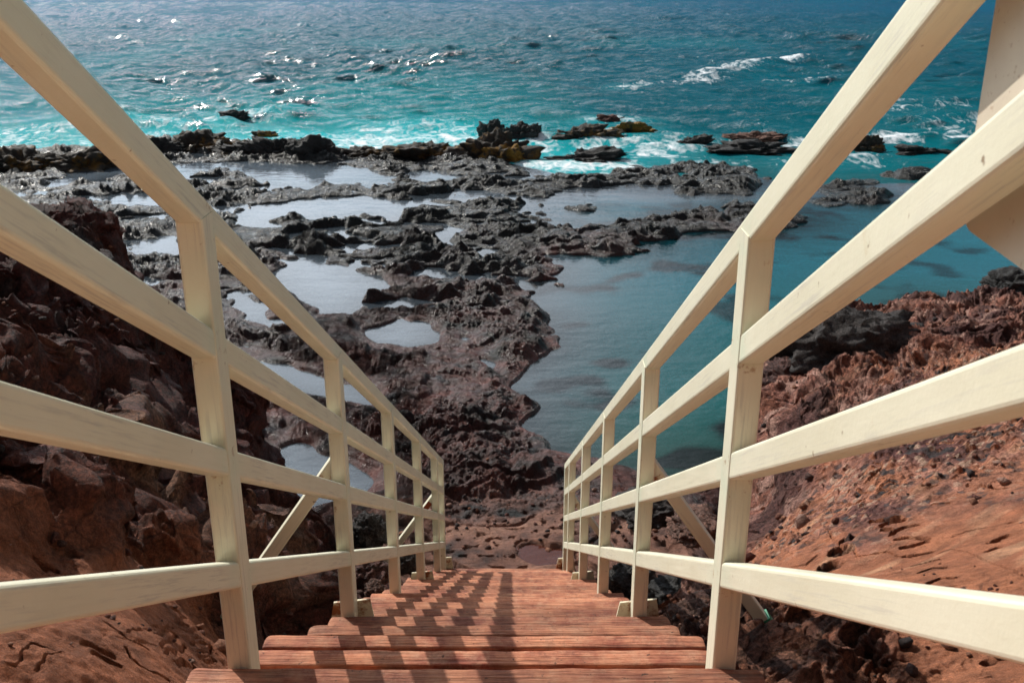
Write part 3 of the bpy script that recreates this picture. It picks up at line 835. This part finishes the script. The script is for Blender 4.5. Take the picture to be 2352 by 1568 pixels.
foam = np.zeros(WX.shape)
for bl_ in [(640, 320, 800, 325, 2.2, .50), (800, 322, 1040, 320, 2.6, .68), (880, 300, 1030, 300, 2.2, .55), (0, 310, 120, 300, 2.5, .55), (-200, 310, 40, 320, 3, .5), (160, 322, 330, 312, 2.0, .48),
            (330, 285, 460, 288, 1.8, .45), (1250, 378, 1400, 382, 1.6, .78), (1170, 388, 1270, 388, .9, .6), (1380, 330, 1560, 330, 2.0, .62), (1500, 350, 1620, 330, 1.5, .58), (1420, 300, 1560, 312, 1.6, .5),
            (1585, 192, 1640, 178, 1.5, .62), (1640, 176, 1740, 156, 1.7, .72), (1730, 152, 1835, 147, 2.1, .95), (1440, 202, 1490, 192, 1.3, .6), (1800, 185, 1880, 188, 2.0, .5), (1990, 320, 2190, 312, 1.2, .82), (1700, 335, 1830, 330, 1.5, .55),
            (2060, 250, 2100, 238, 2.0, .55), (2120, 246, 2180, 238, 2.0, .5), (2150, 290, 2230, 280, 2.0, .5), (510, 272, 600, 268, 1.2, .5), (1370, 276, 1450, 280, 1.2, .55), (1180, 335, 1260, 330, 1.2, .55),
            (1540, 375, 1700, 380, 1.0, .5), (1850, 380, 1960, 370, 1.5, .5), (1230, 310, 1270, 345, .9, .6), (620, 335, 1050, 342, 1.0, .6), (0, 336, 330, 328, 1.0, .5)]:
    foam = np.maximum(foam, blob(*bl_))
foam = np.maximum(foam, .30 * sstep(.62, .9, noise2(WX * .22, WY * .12, 95)) * sstep(60, 20, out) * sstep(1, 6, out))
crest = blob(1585, 196, 1640, 182, 1.6, .18) + blob(1640, 180, 1740, 162, 1.9, .30) + blob(1730, 158, 1850, 152, 2.2, .45) + blob(1180, 225, 1300, 220, 2.0, .2) + blob(1420, 235, 1500, 225, 1.8, .22) + blob(740, 215, 860, 205, 2.4, .2)
WZ = WZ + crest + .03 * foam * sstep(-1, 2, out)
t_near = np.exp(-np.maximum(out, 0) / 11.0) * (.10 + .90 * sstep(8, -2, WX))
t_foam = np.clip(foam * 1.1, 0, 1)
n_w = noise2(WX * .09, WY * .05, 97)
deep_c = L3((.0005, .070, .112)); shal_c = L3((.003, .37, .41)); far_c = L3((.0003, .076, .145)); murk = L3((.012, .075, .085))
wc = mixc(np.broadcast_to(deep_c, WX.shape + (3,)), far_c, sstep(60, 220, wr_[None, :] + 0 * WX))
wc = mixc(wc, np.broadcast_to(L3((.001, .082, .094)), wc.shape), np.exp(-np.maximum(out, 0) / 28) * .7)
wc = mixc(wc, np.broadcast_to(shal_c, wc.shape), np.clip(t_near * .85 + .55 * t_foam * sstep(12, 2, WX) + .12 * n_w * (out < 80), 0, 1))
wc = mixc(wc, np.broadcast_to(murk, wc.shape), sstep(-4, -1, -out) * 0 + sstep(3.5, 1.0, out) * .6 * sstep(3, 6, WX))
# still water: colour of its body and how little one sees through it
fs, fl, fr, zl, zr, fh = slow(WX, WY)
dpt = np.clip(-fs, 0, 6)
lagoon = sstep(-1.0, 1.5, WX - .12 * (WY - 12)) * sstep(26.5, 24.5, WY)
deepv = np.clip(.10 + .72 * (1 - np.exp(-dpt / 1.7)), 0, .82) * lagoon + (1 - lagoon) * np.clip(.15 + .4 * (1 - np.exp(-dpt / .8)), 0, .7)
deepv = np.clip(deepv - lagoon * .5 * sstep(.15, .6, noise2(WX * .6, WY * .75, 111) + .5 * noise2(WX * 1.7, WY * 2.0, 112)), .05, .97)
pc = mixc(np.broadcast_to(L3((.018, .135, .140)), wc.shape), np.broadcast_to(L3((.014, .160, .215)), wc.shape), sstep(12, 20, WY + 3 * n_w))
pc = mixc(pc, np.broadcast_to(L3((.03, .125, .092)), wc.shape), sstep(13, 9.5, WY) * lagoon)
pc = mixc(pc, np.broadcast_to(L3((.032, .085, .088)), wc.shape), lagoon * sstep(4.5, 7, WX) * sstep(20, 16, WY) * .8)
pc = mixc(pc, np.broadcast_to(L3((.30, .34, .41)), wc.shape), (1 - lagoon) * .8)
ischop = np.where(out > 0, np.clip(.35 + .65 * sstep(0, 6, out), 0, 1), .5)
ischop = np.where(out > 0, ischop * np.interp(wr_, [30, 60, 200, 600], [1.2, 1.15, .95, 1.0])[None, :], np.clip(.55 + .45 * noise2(WX * .4, WY * .5, 113), 0, 1) * (.45 + .55 * sstep(-.8, 2.2, WX)))
wverts = np.stack([WX + HX, WY + HY, WZ * (out > 0)], -1).reshape(-1, 3)
nc, nr = WX.shape
ii = np.arange(nc * nr).reshape(nc, nr)
quads = np.stack([ii[:-1, :-1], ii[1:, :-1], ii[1:, 1:], ii[:-1, 1:]], -1).reshape(-1, 4)
outf = out.reshape(-1)
isea = outf[quads].mean(1) > 0
for nm, sel, mt, lab in (('sea', isea, SEA, 'choppy turquoise to deep blue sea with white foam'), ('tide_pools', ~isea, POOL, 'still water of the lagoon and the tide pools between the lava rocks')):
    q = quads[sel]; used = np.unique(q); remap = np.zeros(len(wverts), np.int64); remap[used] = np.arange(len(used))
    me = np_mesh(nm, wverts[used], remap[q])
    cattr(me, 'Col', np.clip((wc if nm == 'sea' else pc).reshape(-1, 3)[used], 0, 1)); fattr(me, 'Chop', ischop.reshape(-1)[used])
    if nm == 'sea': fattr(me, 'Foam', foam.reshape(-1)[used])
    else: fattr(me, 'Deep', deepv.reshape(-1)[used])
    tag(link(nm, me, mt), lab, 'water', None, 'structure')

# ------------------------------------------------------------------ boulders and sea rocks
def rock_mesh(name, sx, sy, sz, seed, lump=.35, sub=5):
    bm = bmesh.new(); bmesh.ops.create_icosphere(bm, subdivisions=sub, radius=1)
    me = bpy.data.meshes.new(name); bm.to_mesh(me); bm.free()
    n = len(me.vertices); co = np.empty(n * 3, np.float32); me.vertices.foreach_get('co', co); co = co.reshape(-1, 3).astype(float)
    x, y, z = co.T; s = seed * 13.7
    d = lump * .9 * noise3(x * 1.3 + s, y * 1.3, z * 1.3, seed) + lump * .6 * noise3(x * 2.9 + s, y * 2.9, z * 2.9, seed + 1)
    d += lump * .75 * (np.abs(noise3(x * 4 + s, y * 4, z * 4, seed + 2)) - .3) + lump * .50 * (np.abs(noise3(x * 9 + s, y * 9, z * 9, seed + 3)) - .3)
    d += lump * .30 * (np.abs(noise3(x * 18 + s, y * 18, z * 18, seed + 4)) - .3)
    co = co * (1 + d)[:, None]
    co[:, 2] = np.where(co[:, 2] < 0, co[:, 2] * .6, co[:, 2])
    co *= np.array([sx, sy, sz])
    me.vertices.foreach_set('co', co.astype(np.float32).ravel())
    me.polygons.foreach_set('use_smooth', np.ones(len(me.polygons), bool))
    me.update()
    return me


BLACK = mat_boulder('black_lava', (.036, .034, .033), .3)
DRYBLACK = mat_boulder('dry_dark_lava', (.055, .045, .042), .0)
MAROON = mat_boulder('maroon_lava', (.12, .05, .04), .05)
OCHRE = mat_boulder('lava_with_ochre_weed', (.050, .038, .028), .3, (.23, .115, .018), .30)
GOLD = mat_boulder('lava_with_gold_weed', (.05, .04, .028), .2, (.34, .17, .02), .62)
BROWNR = mat_boulder('brown_lava', (.17, .085, .06), .0)


def sea_rock(u0, u1, vtop, vbase, mt, label, seed, depth=.6, lump=.52, z=0.0):
    vtop = vbase - (vbase - vtop) * (.74 if u1 < 1050 and vbase > 300 else .88)
    p, t = on_plane((u0 + u1) / 2, vbase, z)
    w = (u1 - u0) / F * t / 2 * .92; h = (vbase - vtop) / F * t * .93
    me = rock_mesh('sea_rock', w, max(w * depth, h * .7), h, seed, lump)
    o = link('sea_rock', me, mt); o.location = (p[0], p[1] + max(w * depth, h * .7) * .55, z - .05 * h)
    return tag(o, label, 'rock', 'rocks standing in the surf')


for k, a in enumerate([
    (505, 568, 257, 271, BLACK, 'small dark rock alone in the turquoise water off the left ridge'),
    (-60, 110, 326, 392, OCHRE, 'knobbly brown rock with ochre weed at the far left end of the reef'),
    (85, 260, 334, 390, OCHRE, 'brown weedy rock just left of the upper left handrail'),
    (300, 420, 312, 356, BLACK, 'dark low rock hidden partly by the upper left handrail'),
    (345, 530, 298, 348, OCHRE, 'smooth brown weed covered hump right of the upper left handrail'),
    (480, 640, 318, 358, BLACK, 'flat dark rock joining two humps of the reef edge'),
    (560, 720, 302, 362, BLACK, 'broad black ridge rock with a lumpy top'),
    (660, 800, 310, 366, BLACK, 'sloping black rock running down to the surf'),
    (575, 640, 296, 318, GOLD, 'small golden weed patch rock on the corner of the broad black ridge'),
    (780, 900, 334, 362, OCHRE, 'thin brown rock edge along the white surf'),
    (870, 1050, 334, 366, OCHRE, 'low ochre edged slab beside the white surf'),
    (1045, 1235, 298, 366, OCHRE, 'largest dark outcrop standing at the edge of the surf'),
    (1100, 1160, 283, 312, BLACK, 'dark knob on top of the largest outcrop'),
    (1160, 1245, 282, 322, BLACK, 'dark jagged knob at the right shoulder of the largest outcrop'),
    (1110, 1225, 338, 372, GOLD, 'golden yellow weed covered rock at the foot of the largest outcrop'),
    (1255, 1410, 288, 322, OCHRE, 'brown weedy rock right of the largest outcrop'),
    (1395, 1508, 279, 306, GOLD, 'small golden brown rock right of the brown weedy rock'),
    (1375, 1445, 264, 280, MAROON, 'small reddish rock awash behind the golden brown rock'),
    (1255, 1440, 344, 372, BLACK, 'long flat black rock in the foam before the surf rocks'),
    (1560, 1640, 312, 334, BLACK, 'low dark rock awash left of the wide reef rock'),
    (1590, 1840, 330, 354, BLACK, 'wide dark reef rock before the right handrail'),
    (1660, 1800, 305, 324, BROWNR, 'brown rock behind the wide reef rock'),
    (1960, 2035, 316, 345, OCHRE, 'dark brown rock just right of the right top handrail'),
    (2055, 2170, 337, 353, BLACK, 'low dark rock between the two upper right handrails'),
    (2168, 2212, 248, 262, BLACK, 'tiny dark rock awash near the sign board'),
]):
    sea_rock(*a, seed=k + 3)


def boulder(u, v, t, wpx, hpx, mt, label, seed, dy=1.0, rot=0, lump=.32):
    p = at(u, v, t); w = wpx / F * t / 2; h = hpx / F * t / 2
    me = rock_mesh('boulder', w, w * dy, h * 1.05, seed, lump)
    o = link('boulder', me, mt); o.location = p; o.rotation_euler = (0, 0, rot)
    return tag(o, label, 'boulder', 'boulders beside the stairs')


boulder(845, 1222, 8.0, 90, 95, DRYBLACK, 'tall black boulder behind the second left post', 31)
boulder(640, 1250, 7.2, 62, 70, DRYBLACK, 'dark boulder right beside the left slanting brace', 32)
boulder(700, 1228, 7.5, 72, 62, DRYBLACK, 'dark boulder between the left brace and the second left post', 33)
boulder(712, 1340, 5.9, 105, 66, MAROON, 'maroon boulder under the lowest left rail near the treads', 34)
boulder(855, 1318, 6.7, 92, 72, MAROON, 'maroon boulder between the second and third left posts', 35)
boulder(862, 1358, 6.2, 52, 44, BROWNR, 'small brown boulder touching the left tread ends', 36)
boulder(940, 1300, 7.2, 52, 72, DRYBLACK, 'dark greenish boulder between the third and fourth left posts', 37)
boulder(1450, 1340, 6.4, 120, 92, BLACK, 'black boulder behind the second right post', 38)
boulder(1555, 1362, 5.7, 120, 70, BLACK, 'black boulder between the first and second right posts', 39)
boulder(1590, 1425, 4.8, 130, 76, BROWNR, 'brown boulder low beside the right tread ends', 40)
boulder(1930, 805, 8.0, 330, 190, DRYBLACK, 'big dark lava lump bedded in the pink bank right of the stairs', 41, .8, .3)
boulder(1815, 870, 7.8, 120, 80, MAROON, 'overhanging maroon lump at the seaward edge of the right bank', 42)
boulder(2330, 668, 9.6, 170, 86, BLACK, 'black boulder at the far right edge below the sign board', 43, .8)
boulder(1500, 1170, 8.6, 150, 70, DRYBLACK, 'wide dark rock at the water behind the second right post', 44)
boulder(1600, 1210, 7.6, 130, 60, BROWNR, 'brown rock behind the right slanting brace', 45)

# shallow red puddle at the foot of the stairs
pz = float(ground(np.array([PUD[0]]), np.array([PUD[1]])    , False)[0]) - .040
a_ = np.linspace(0, 2 * math.pi, 48, endpoint=False)
pv = np.concatenate([[[PUD[0], PUD[1], pz]], np.stack([PUD[0] + .29 * np.cos(a_), PUD[1] + .27 * np.sin(a_), np.full(48, pz)], 1)])
me = np_mesh('puddle', pv, np.array([[0, 1 + k, 1 + (k + 1) % 48] for k in range(48)]))
cattr(me, 'Col', np.broadcast_to(L3((.17, .05, .032)), (49, 3))); fattr(me, 'Chop', np.full(49, .3)); fattr(me, 'Deep', np.full(49, .45))
tag(link('puddle', me, POOL), 'small red bottomed puddle at the foot of the stairs', 'water', None, 'structure')

# loose stones and gravel lying on the banks and in the gullies
rs = np.random.RandomState(11)
bm = bmesh.new(); bmesh.ops.create_icosphere(bm, subdivisions=1, radius=1); bm.verts.ensure_lookup_table()
IV = np.array([v.co[:] for v in bm.verts]); IF = np.array([[v.index for v in f.verts] for f in bm.faces]); bm.free()
px_, py_, sz_, cl_ = [], [], [], []
for n_, (xa, xb, ya, yb), (sa, sb) in ((900, (.8, 4.6, 3.6, 8.6), (.008, .030)), (260, (.62, 1.6, 2.2, 6.8), (.010, .045)), (380, (-1.6, -.72, 2.4, 7.0), (.010, .045)), (260, (-3.0, -1.2, 3.0, 7.2), (.008, .04)),
                                       (150, (.9, 2.6, 2.2, 3.6), (.005, .013)), (120, (-1.6, -.75, 1.4, 2.6), (.004, .011)), (300, (-1.3, 1.4, 7.7, 10), (.008, .035))):
    px_.append(rs.uniform(xa, xb, n_)); py_.append(rs.uniform(ya, yb, n_)); sz_.append(sa * (sb / sa) ** (rs.rand(n_) ** 2.2)); cl_.append(rs.rand(n_))
px_, py_, sz_, cl_ = map(np.concatenate, (px_, py_, sz_, cl_))
pz_, _inf = ground(px_, py_)
ok = (pz_ > .06) & ~((np.abs(px_ - 1.68) < .35) & (py_ > 2.9) & (py_ < 4.25) & (sz_ > .006))
px_, py_, pz_, sz_, cl_ = (a[ok] for a in (px_, py_, pz_, sz_, cl_))
N_ = len(px_); V_ = np.repeat(IV[None], N_, 0) * (1 + .28 * rs.randn(N_, len(IV), 1).clip(-1.5, 1.5) * .8)
V_ = V_ * (sz_[:, None, None] * rs.uniform(.65, 1.25, (N_, 1, 3)))
an = rs.rand(N_) * 6.28; ca_, sa_ = np.cos(an)[:, None], np.sin(an)[:, None]
V_ = np.stack([V_[..., 0] * ca_ - V_[..., 1] * sa_ + px_[:, None], V_[..., 0] * sa_ + V_[..., 1] * ca_ + py_[:, None], V_[..., 2] * .8 + (pz_ + sz_ * .35)[:, None]], -1)
me = np_mesh('loose_stones', V_.reshape(-1, 3), (IF[None] + (np.arange(N_) * len(IV))[:, None, None]).reshape(-1, 3), False)
pal = np.array([(.06, .045, .043), (.16, .06, .045), (.33, .15, .09), (.42, .24, .18), (.10, .05, .04), (.22, .09, .06)])
cattr(me, 'Col', np.repeat(pal[(cl_ * 5.99).astype(int)], len(IV), 0)); fattr(me, 'Wet', np.zeros(N_ * len(IV))); fattr(me, 'Rug', np.full(N_ * len(IV), .3))
tag(link('loose_stones', me, ROCK), 'loose red and black stones scattered over the banks beside the stairs', 'stones', None, 'stuff')

# ------------------------------------------------------------------ staircase
RUN = .315; Y0 = 1.80
XL, XR = -.573, .44             # inner faces of the railings
st = empty('staircase', (0, 4.6, zs(4.6)))
tag(st, 'long flight of worn red wooden stairs running down to the lava shelf', 'stairs')


def plank(bm, x0, x1, y0, y1, z1, z0, seed):
    """one weathered board with rounded ends and a wavy top"""
    rg = random.Random(seed)
    nx = 64; sec = []
    r = .006
    yc, zc = (y0 + y1) / 2, (z0 + z1) / 2; hw, hh = (y1 - y0) / 2, (z1 - z0) / 2
    for sx, sz, a0 in ((1, 1, 0), (-1, 1, 90), (-1, -1, 180), (1, -1, 270)):
        for k in range(4):
            t = math.radians(a0 + 30 * k); sec.append((sx * (hw - r) + r * math.cos(t), sz * (hh - r) + r * math.sin(t), sx, sz))
    # add points across the top for sag and splits
    rings = []
    er = rg.uniform(.010, .022)
    el, e2 = rg.uniform(.6, 1.3), rg.uniform(.6, 1.3)
    xs = [x0 + (x1 - x0) * (0.5 - 0.5 * math.cos(math.pi * i / nx)) for i in range(nx + 1)]
    ph = rg.uniform(0, 50)
    for x in xs:
        dl, dr_ = (x - x0) / (er * el), (x1 - x) / (er * e2)
        q = min(1, dl, dr_); sc = math.sqrt(max(0, 1 - (1 - q) ** 2)) if q < 1 else 1
        sc = .35 + .65 * sc
        wv = .0010 * math.sin(x * 7 + ph) + .0007 * math.sin(x * 23 + ph * 2) + .0006 * math.sin(x * 61 + ph)
        ring = []
        for (a, b, sx, sz) in sec:
            yy = yc + (a if sx < 0 else hw - (hw - a) - 2 * hw * 0) * (1 if sx < 0 else 1)
            yy = yc + a * 1.0 - (hw * (1 - sc) if sx > 0 else 0) + (wv if sx > 0 else -wv * .5)
            zz = zc + b * (1 if sz < 0 else .86 + .14 * sc) + (wv * .7 if sz > 0 else 0)
            ring.append(bm.verts.new((x, yy, zz)))
        rings.append(ring)
    n = len(sec)
    for A, B in zip(rings[:-1], rings[1:]):
        for i in range(n):
            j = (i + 1) % n; bm.faces.new((A[i], A[j], B[j], B[i]))
    bm.faces.new(rings[0]); bm.faces.new(rings[-1][::-1])


NT_FIRST, NT_LAST = -16, 18
for k in range(NT_FIRST, NT_LAST + 1):
    rg = random.Random(100 + k)
    yn = Y0 + RUN * k; zt = zs(yn)
    bm = bmesh.new()
    xl = -.69 + rg.uniform(-.035, .03); xr = .545 + rg.uniform(-.03, .035)
    if k == 0: xl = -.70
    gap = rg.uniform(.009, .014); w1 = rg.uniform(.044, .060) if k % 5 != 4 else .16
    dz = rg.uniform(-.004, .004)
    plank(bm, xl, xr, yn - w1, yn, zt + dz, zt - .05, k * 2 + 50)
    plank(bm, xl + rg.uniform(-.03, .03), xr + rg.uniform(-.03, .03), yn - .345, yn - w1 - gap, zt + rg.uniform(-.006, .002), zt - .05, k * 2 + 51)
    o = bm_obj('tread', bm, WOOD, st, True)
    o.data.update()
for x in (-.50, .37):
    bm = bmesh.new(); a, b = -3.4, 7.62
    add_bar(bm, (x, a, zs(a) - .19), (x, b, zs(b) - .19), .05, .14, bev=.004)
    bm_obj('stringer', bm, STEEL, st)

# ------------------------------------------------------------------ railings
PW, PD = .052, .072
POSTS = [1.842, 3.102, 4.362, 5.622, 6.882, 7.445]
TOPH = (.725, .456, .201, -.065)          # top edge of the four rails over the nose line of the camera plane
RH = .064


def line_z(y, h): return CAM_Z + h - M * y


def railing(side, label):
    xi = XL if side < 0 else XR
    xc = xi + side * PW / 2
    tops = TOPH if side < 0 else (.692, .445, .192, -.066)
    root = empty('railing', (xc, 4.6, zs(4.6)))
    tag(root, label, 'railing', 'railings of the stairs')
    yend = POSTS[-1] + PD / 2 - .003
    ystart = -3.3
    ALLP = [POSTS[0] - 1.26 * k for k in (4, 3, 2, 1)] + POSTS
    for h in tops:
        bm = bmesh.new()
        dn = Vector((0, 1, -M)).normalized(); upn = Vector((0, M, 1)).normalized()
        hh = RH * upn.z
        off = upn * (-hh / 2)
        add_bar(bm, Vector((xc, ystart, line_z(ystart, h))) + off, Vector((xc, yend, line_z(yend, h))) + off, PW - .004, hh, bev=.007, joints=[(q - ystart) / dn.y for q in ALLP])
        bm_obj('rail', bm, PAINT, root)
    ys = [POSTS[0] - 1.26 * k for k in (4, 3, 2, 1)] + POSTS
    for n, y in enumerate(ys):
        kfoot = math.floor((y - Y0) / RUN + 1e-6)
        zf = zs(Y0 + RUN * (kfoot + 1)) - .004
        if n == len(ys) - 1: zf = zs(Y0 + RUN * NT_LAST) - .10
        if n == len(ys) - 2: zf = zs(Y0 + RUN * 17) - .004
        bm = bmesh.new()
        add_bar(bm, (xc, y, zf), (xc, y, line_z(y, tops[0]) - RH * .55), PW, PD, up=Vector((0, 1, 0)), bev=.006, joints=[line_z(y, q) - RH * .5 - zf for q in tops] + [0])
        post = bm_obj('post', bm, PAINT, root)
        if y not in (POSTS[1], POSTS[3], POSTS[5]): continue
        # welded foot plate behind the post
        bm = bmesh.new()
        yb = y + PD / 2 + .006
        hgt = .205
        prof = [(-.10, 0), (.10, 0), (.072, hgt), (-.064, hgt - .015)]
        A = [bm.verts.new((xc + px, yb - .004, zf + .002 + pz)) for px, pz in prof]; B = [bm.verts.new((xc + px, yb + .005, zf + .002 + pz)) for px, pz in prof]
        bm.faces.new(A); bm.faces.new(B[::-1])
        for i in range(4): bm.faces.new((A[i], B[i], B[(i + 1) % 4], A[(i + 1) % 4]))
        fp = bm_obj('foot_plate', bm, RUSTY, post)
        fp.matrix_parent_inverse = post.matrix_basis.inverted() @ root.matrix_basis.inverted() if False else Matrix()
        fp.parent = post
    for pi in (1, 4):
        y = POSTS[pi]; zt = line_z(y, tops[2]) + (.055 if pi == 1 else .10)
        a = Vector((xi + side * (PW + .012), y + .01, zt)); b = Vector((xi + side * (PW + .47), y + .01, zt - .66))
        bm = bmesh.new(); add_bar(bm, a + (a - b).normalized() * .05, b, .045, .055, up=Vector((0, 1, 0)), bev=.004)
        br = bm_obj('brace', bm, PAINT, root)
        bm = bmesh.new(); d = (b - a).normalized()
        add_bar(bm, b - d * .07, b + d * .06, .06, .06, up=Vector((0, 1, 0)), bev=.004)
        sh = bm_obj('shoe', bm, GREEN, br); sh.matrix_parent_inverse = Matrix()
        bm = bmesh.new(); add_bar(bm, a + d * .0 + Vector((0, -.026, 0)), a + d * .085 + Vector((0, -.026, 0)), .04, .005, up=Vector((0, 1, 0)), bev=.002)
        bp = bm_obj('bolt_plate', bm, RUST if (side < 0 and pi == 4) else RUSTY, br); bp.matrix_parent_inverse = Matrix()
    return root


railing(-1, 'cream four bar railing on the left of the stairs, inner faces in grey shade')
railing(1, 'cream four bar railing on the right of the stairs, inner faces in bright sun')

# ------------------------------------------------------------------ sign board seen from behind, bolted outside the right railing
bm = bmesh.new()
xb = XR + PW + .012
y1, z0 = 1.087 * xb / .50, CAM_Z - .262 * xb / .5
y0b, z1 = y1 - .95, CAM_Z + .52
rr = .03; prof = []
for cy_, cz_, a0 in ((y1 - rr, z1 - rr, 0), (y0b + rr, z1 - rr, 90), (y0b + rr, z0 - .06 + rr, 180), (y1 - rr, z0 + rr, 270)):
    for k in range(7):
        t = math.radians(a0 + 15 * k); prof.append((cy_ + rr * math.cos(t), cz_ + rr * math.sin(t)))
A = [bm.verts.new((xb, a, b)) for a, b in prof]; B = [bm.verts.new((xb + .014, a, b)) for a, b in prof]
bm.faces.new(A); bm.faces.new(B[::-1])
for i in range(len(prof)):
    j = (i + 1) % len(prof); bm.faces.new((A[i], B[i], B[j], A[j]))
o = bm_obj('sign_board', bm, BOARD)
tag(o, 'plain beige board with rounded corners fixed outside the right railing, upper right', 'board')

# ------------------------------------------------------------------ light, sky, camera
SUN_AZ = math.radians(-41); SUN_EL = math.radians(37)      # azimuth from +Y, to the left
sd = Vector((math.sin(SUN_AZ) * math.cos(SUN_EL), math.cos(SUN_AZ) * math.cos(SUN_EL), math.sin(SUN_EL)))
lamp = bpy.data.lights.new('sun', 'SUN'); lamp.energy = 4.2; lamp.angle = math.radians(.55); lamp.color = (1.0, .95, .86)
lo = bpy.data.objects.new('sun', lamp); COL.objects.link(lo); lo.rotation_euler = sd.to_track_quat('Z', 'Y').to_euler()

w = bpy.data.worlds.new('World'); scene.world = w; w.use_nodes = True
nt = w.node_tree; nt.nodes.clear()
wo = nt.nodes.new('ShaderNodeOutputWorld'); bg = nt.nodes.new('ShaderNodeBackground'); sky = nt.nodes.new('ShaderNodeTexSky')
sky.sky_type = 'NISHITA'; sky.sun_disc = False; sky.sun_elevation = SUN_EL; sky.sun_rotation = SUN_AZ
sky.air_density = 1.0; sky.dust_density = 0.2; sky.ozone_density = 2.5
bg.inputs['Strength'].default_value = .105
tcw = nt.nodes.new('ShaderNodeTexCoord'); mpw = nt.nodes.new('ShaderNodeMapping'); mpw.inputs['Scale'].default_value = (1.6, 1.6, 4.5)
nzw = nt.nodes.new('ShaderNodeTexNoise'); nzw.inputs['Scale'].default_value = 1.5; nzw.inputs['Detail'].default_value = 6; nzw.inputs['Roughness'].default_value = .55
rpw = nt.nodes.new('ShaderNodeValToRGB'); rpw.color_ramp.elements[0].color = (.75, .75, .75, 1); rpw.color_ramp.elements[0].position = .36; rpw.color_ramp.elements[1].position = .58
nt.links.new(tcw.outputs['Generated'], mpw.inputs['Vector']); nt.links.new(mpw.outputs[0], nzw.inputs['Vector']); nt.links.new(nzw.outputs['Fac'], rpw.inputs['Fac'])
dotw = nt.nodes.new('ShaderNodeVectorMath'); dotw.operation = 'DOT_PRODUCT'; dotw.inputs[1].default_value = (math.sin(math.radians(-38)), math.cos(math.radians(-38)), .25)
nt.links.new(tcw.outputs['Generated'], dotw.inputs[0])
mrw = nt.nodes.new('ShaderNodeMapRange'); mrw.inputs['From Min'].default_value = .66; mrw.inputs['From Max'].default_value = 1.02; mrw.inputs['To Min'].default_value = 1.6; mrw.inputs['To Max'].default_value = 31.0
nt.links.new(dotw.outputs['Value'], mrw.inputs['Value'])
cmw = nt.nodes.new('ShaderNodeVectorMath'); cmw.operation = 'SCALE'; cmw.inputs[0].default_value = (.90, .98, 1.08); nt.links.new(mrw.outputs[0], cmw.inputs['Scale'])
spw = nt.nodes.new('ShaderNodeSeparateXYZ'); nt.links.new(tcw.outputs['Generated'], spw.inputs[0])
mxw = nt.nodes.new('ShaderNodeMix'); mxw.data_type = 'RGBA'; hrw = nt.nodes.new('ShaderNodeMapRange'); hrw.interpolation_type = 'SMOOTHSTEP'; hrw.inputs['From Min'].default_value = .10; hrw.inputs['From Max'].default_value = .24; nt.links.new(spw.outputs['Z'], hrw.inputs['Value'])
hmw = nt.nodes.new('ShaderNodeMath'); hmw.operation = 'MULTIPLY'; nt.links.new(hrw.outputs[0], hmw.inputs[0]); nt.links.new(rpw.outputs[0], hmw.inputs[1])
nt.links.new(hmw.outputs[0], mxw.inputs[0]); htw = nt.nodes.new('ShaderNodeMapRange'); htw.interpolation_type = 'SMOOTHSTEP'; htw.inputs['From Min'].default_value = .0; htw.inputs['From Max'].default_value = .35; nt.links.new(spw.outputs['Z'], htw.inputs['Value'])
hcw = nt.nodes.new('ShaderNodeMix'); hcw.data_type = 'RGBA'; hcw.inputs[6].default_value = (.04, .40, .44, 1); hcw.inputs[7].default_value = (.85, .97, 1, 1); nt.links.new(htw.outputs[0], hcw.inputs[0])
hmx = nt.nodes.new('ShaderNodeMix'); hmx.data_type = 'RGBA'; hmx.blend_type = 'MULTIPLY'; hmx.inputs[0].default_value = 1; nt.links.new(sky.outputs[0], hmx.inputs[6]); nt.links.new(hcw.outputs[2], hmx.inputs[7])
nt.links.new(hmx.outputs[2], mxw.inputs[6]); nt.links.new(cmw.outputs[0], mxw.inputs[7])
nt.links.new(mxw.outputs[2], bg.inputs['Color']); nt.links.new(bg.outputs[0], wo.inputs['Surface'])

cd = bpy.data.cameras.new('camera'); cd.sensor_width = 36; cd.lens = 36 * F / 2352; cd.clip_end = 9000; cd.clip_start = .02
cd.dof.use_dof = True; cd.dof.focus_distance = 2.6; cd.dof.aperture_fstop = 13
co = bpy.data.objects.new('camera', cd); COL.objects.link(co); co.location = (0, 0, CAM_Z); co.rotation_euler = (math.pi / 2 - PITCH, 0, 0)
scene.camera = co
scene.view_settings.view_transform = 'Standard'; scene.view_settings.look = 'None'; scene.view_settings.exposure = .17; scene.view_settings.gamma = 1
scene.cycles.use_denoising = True
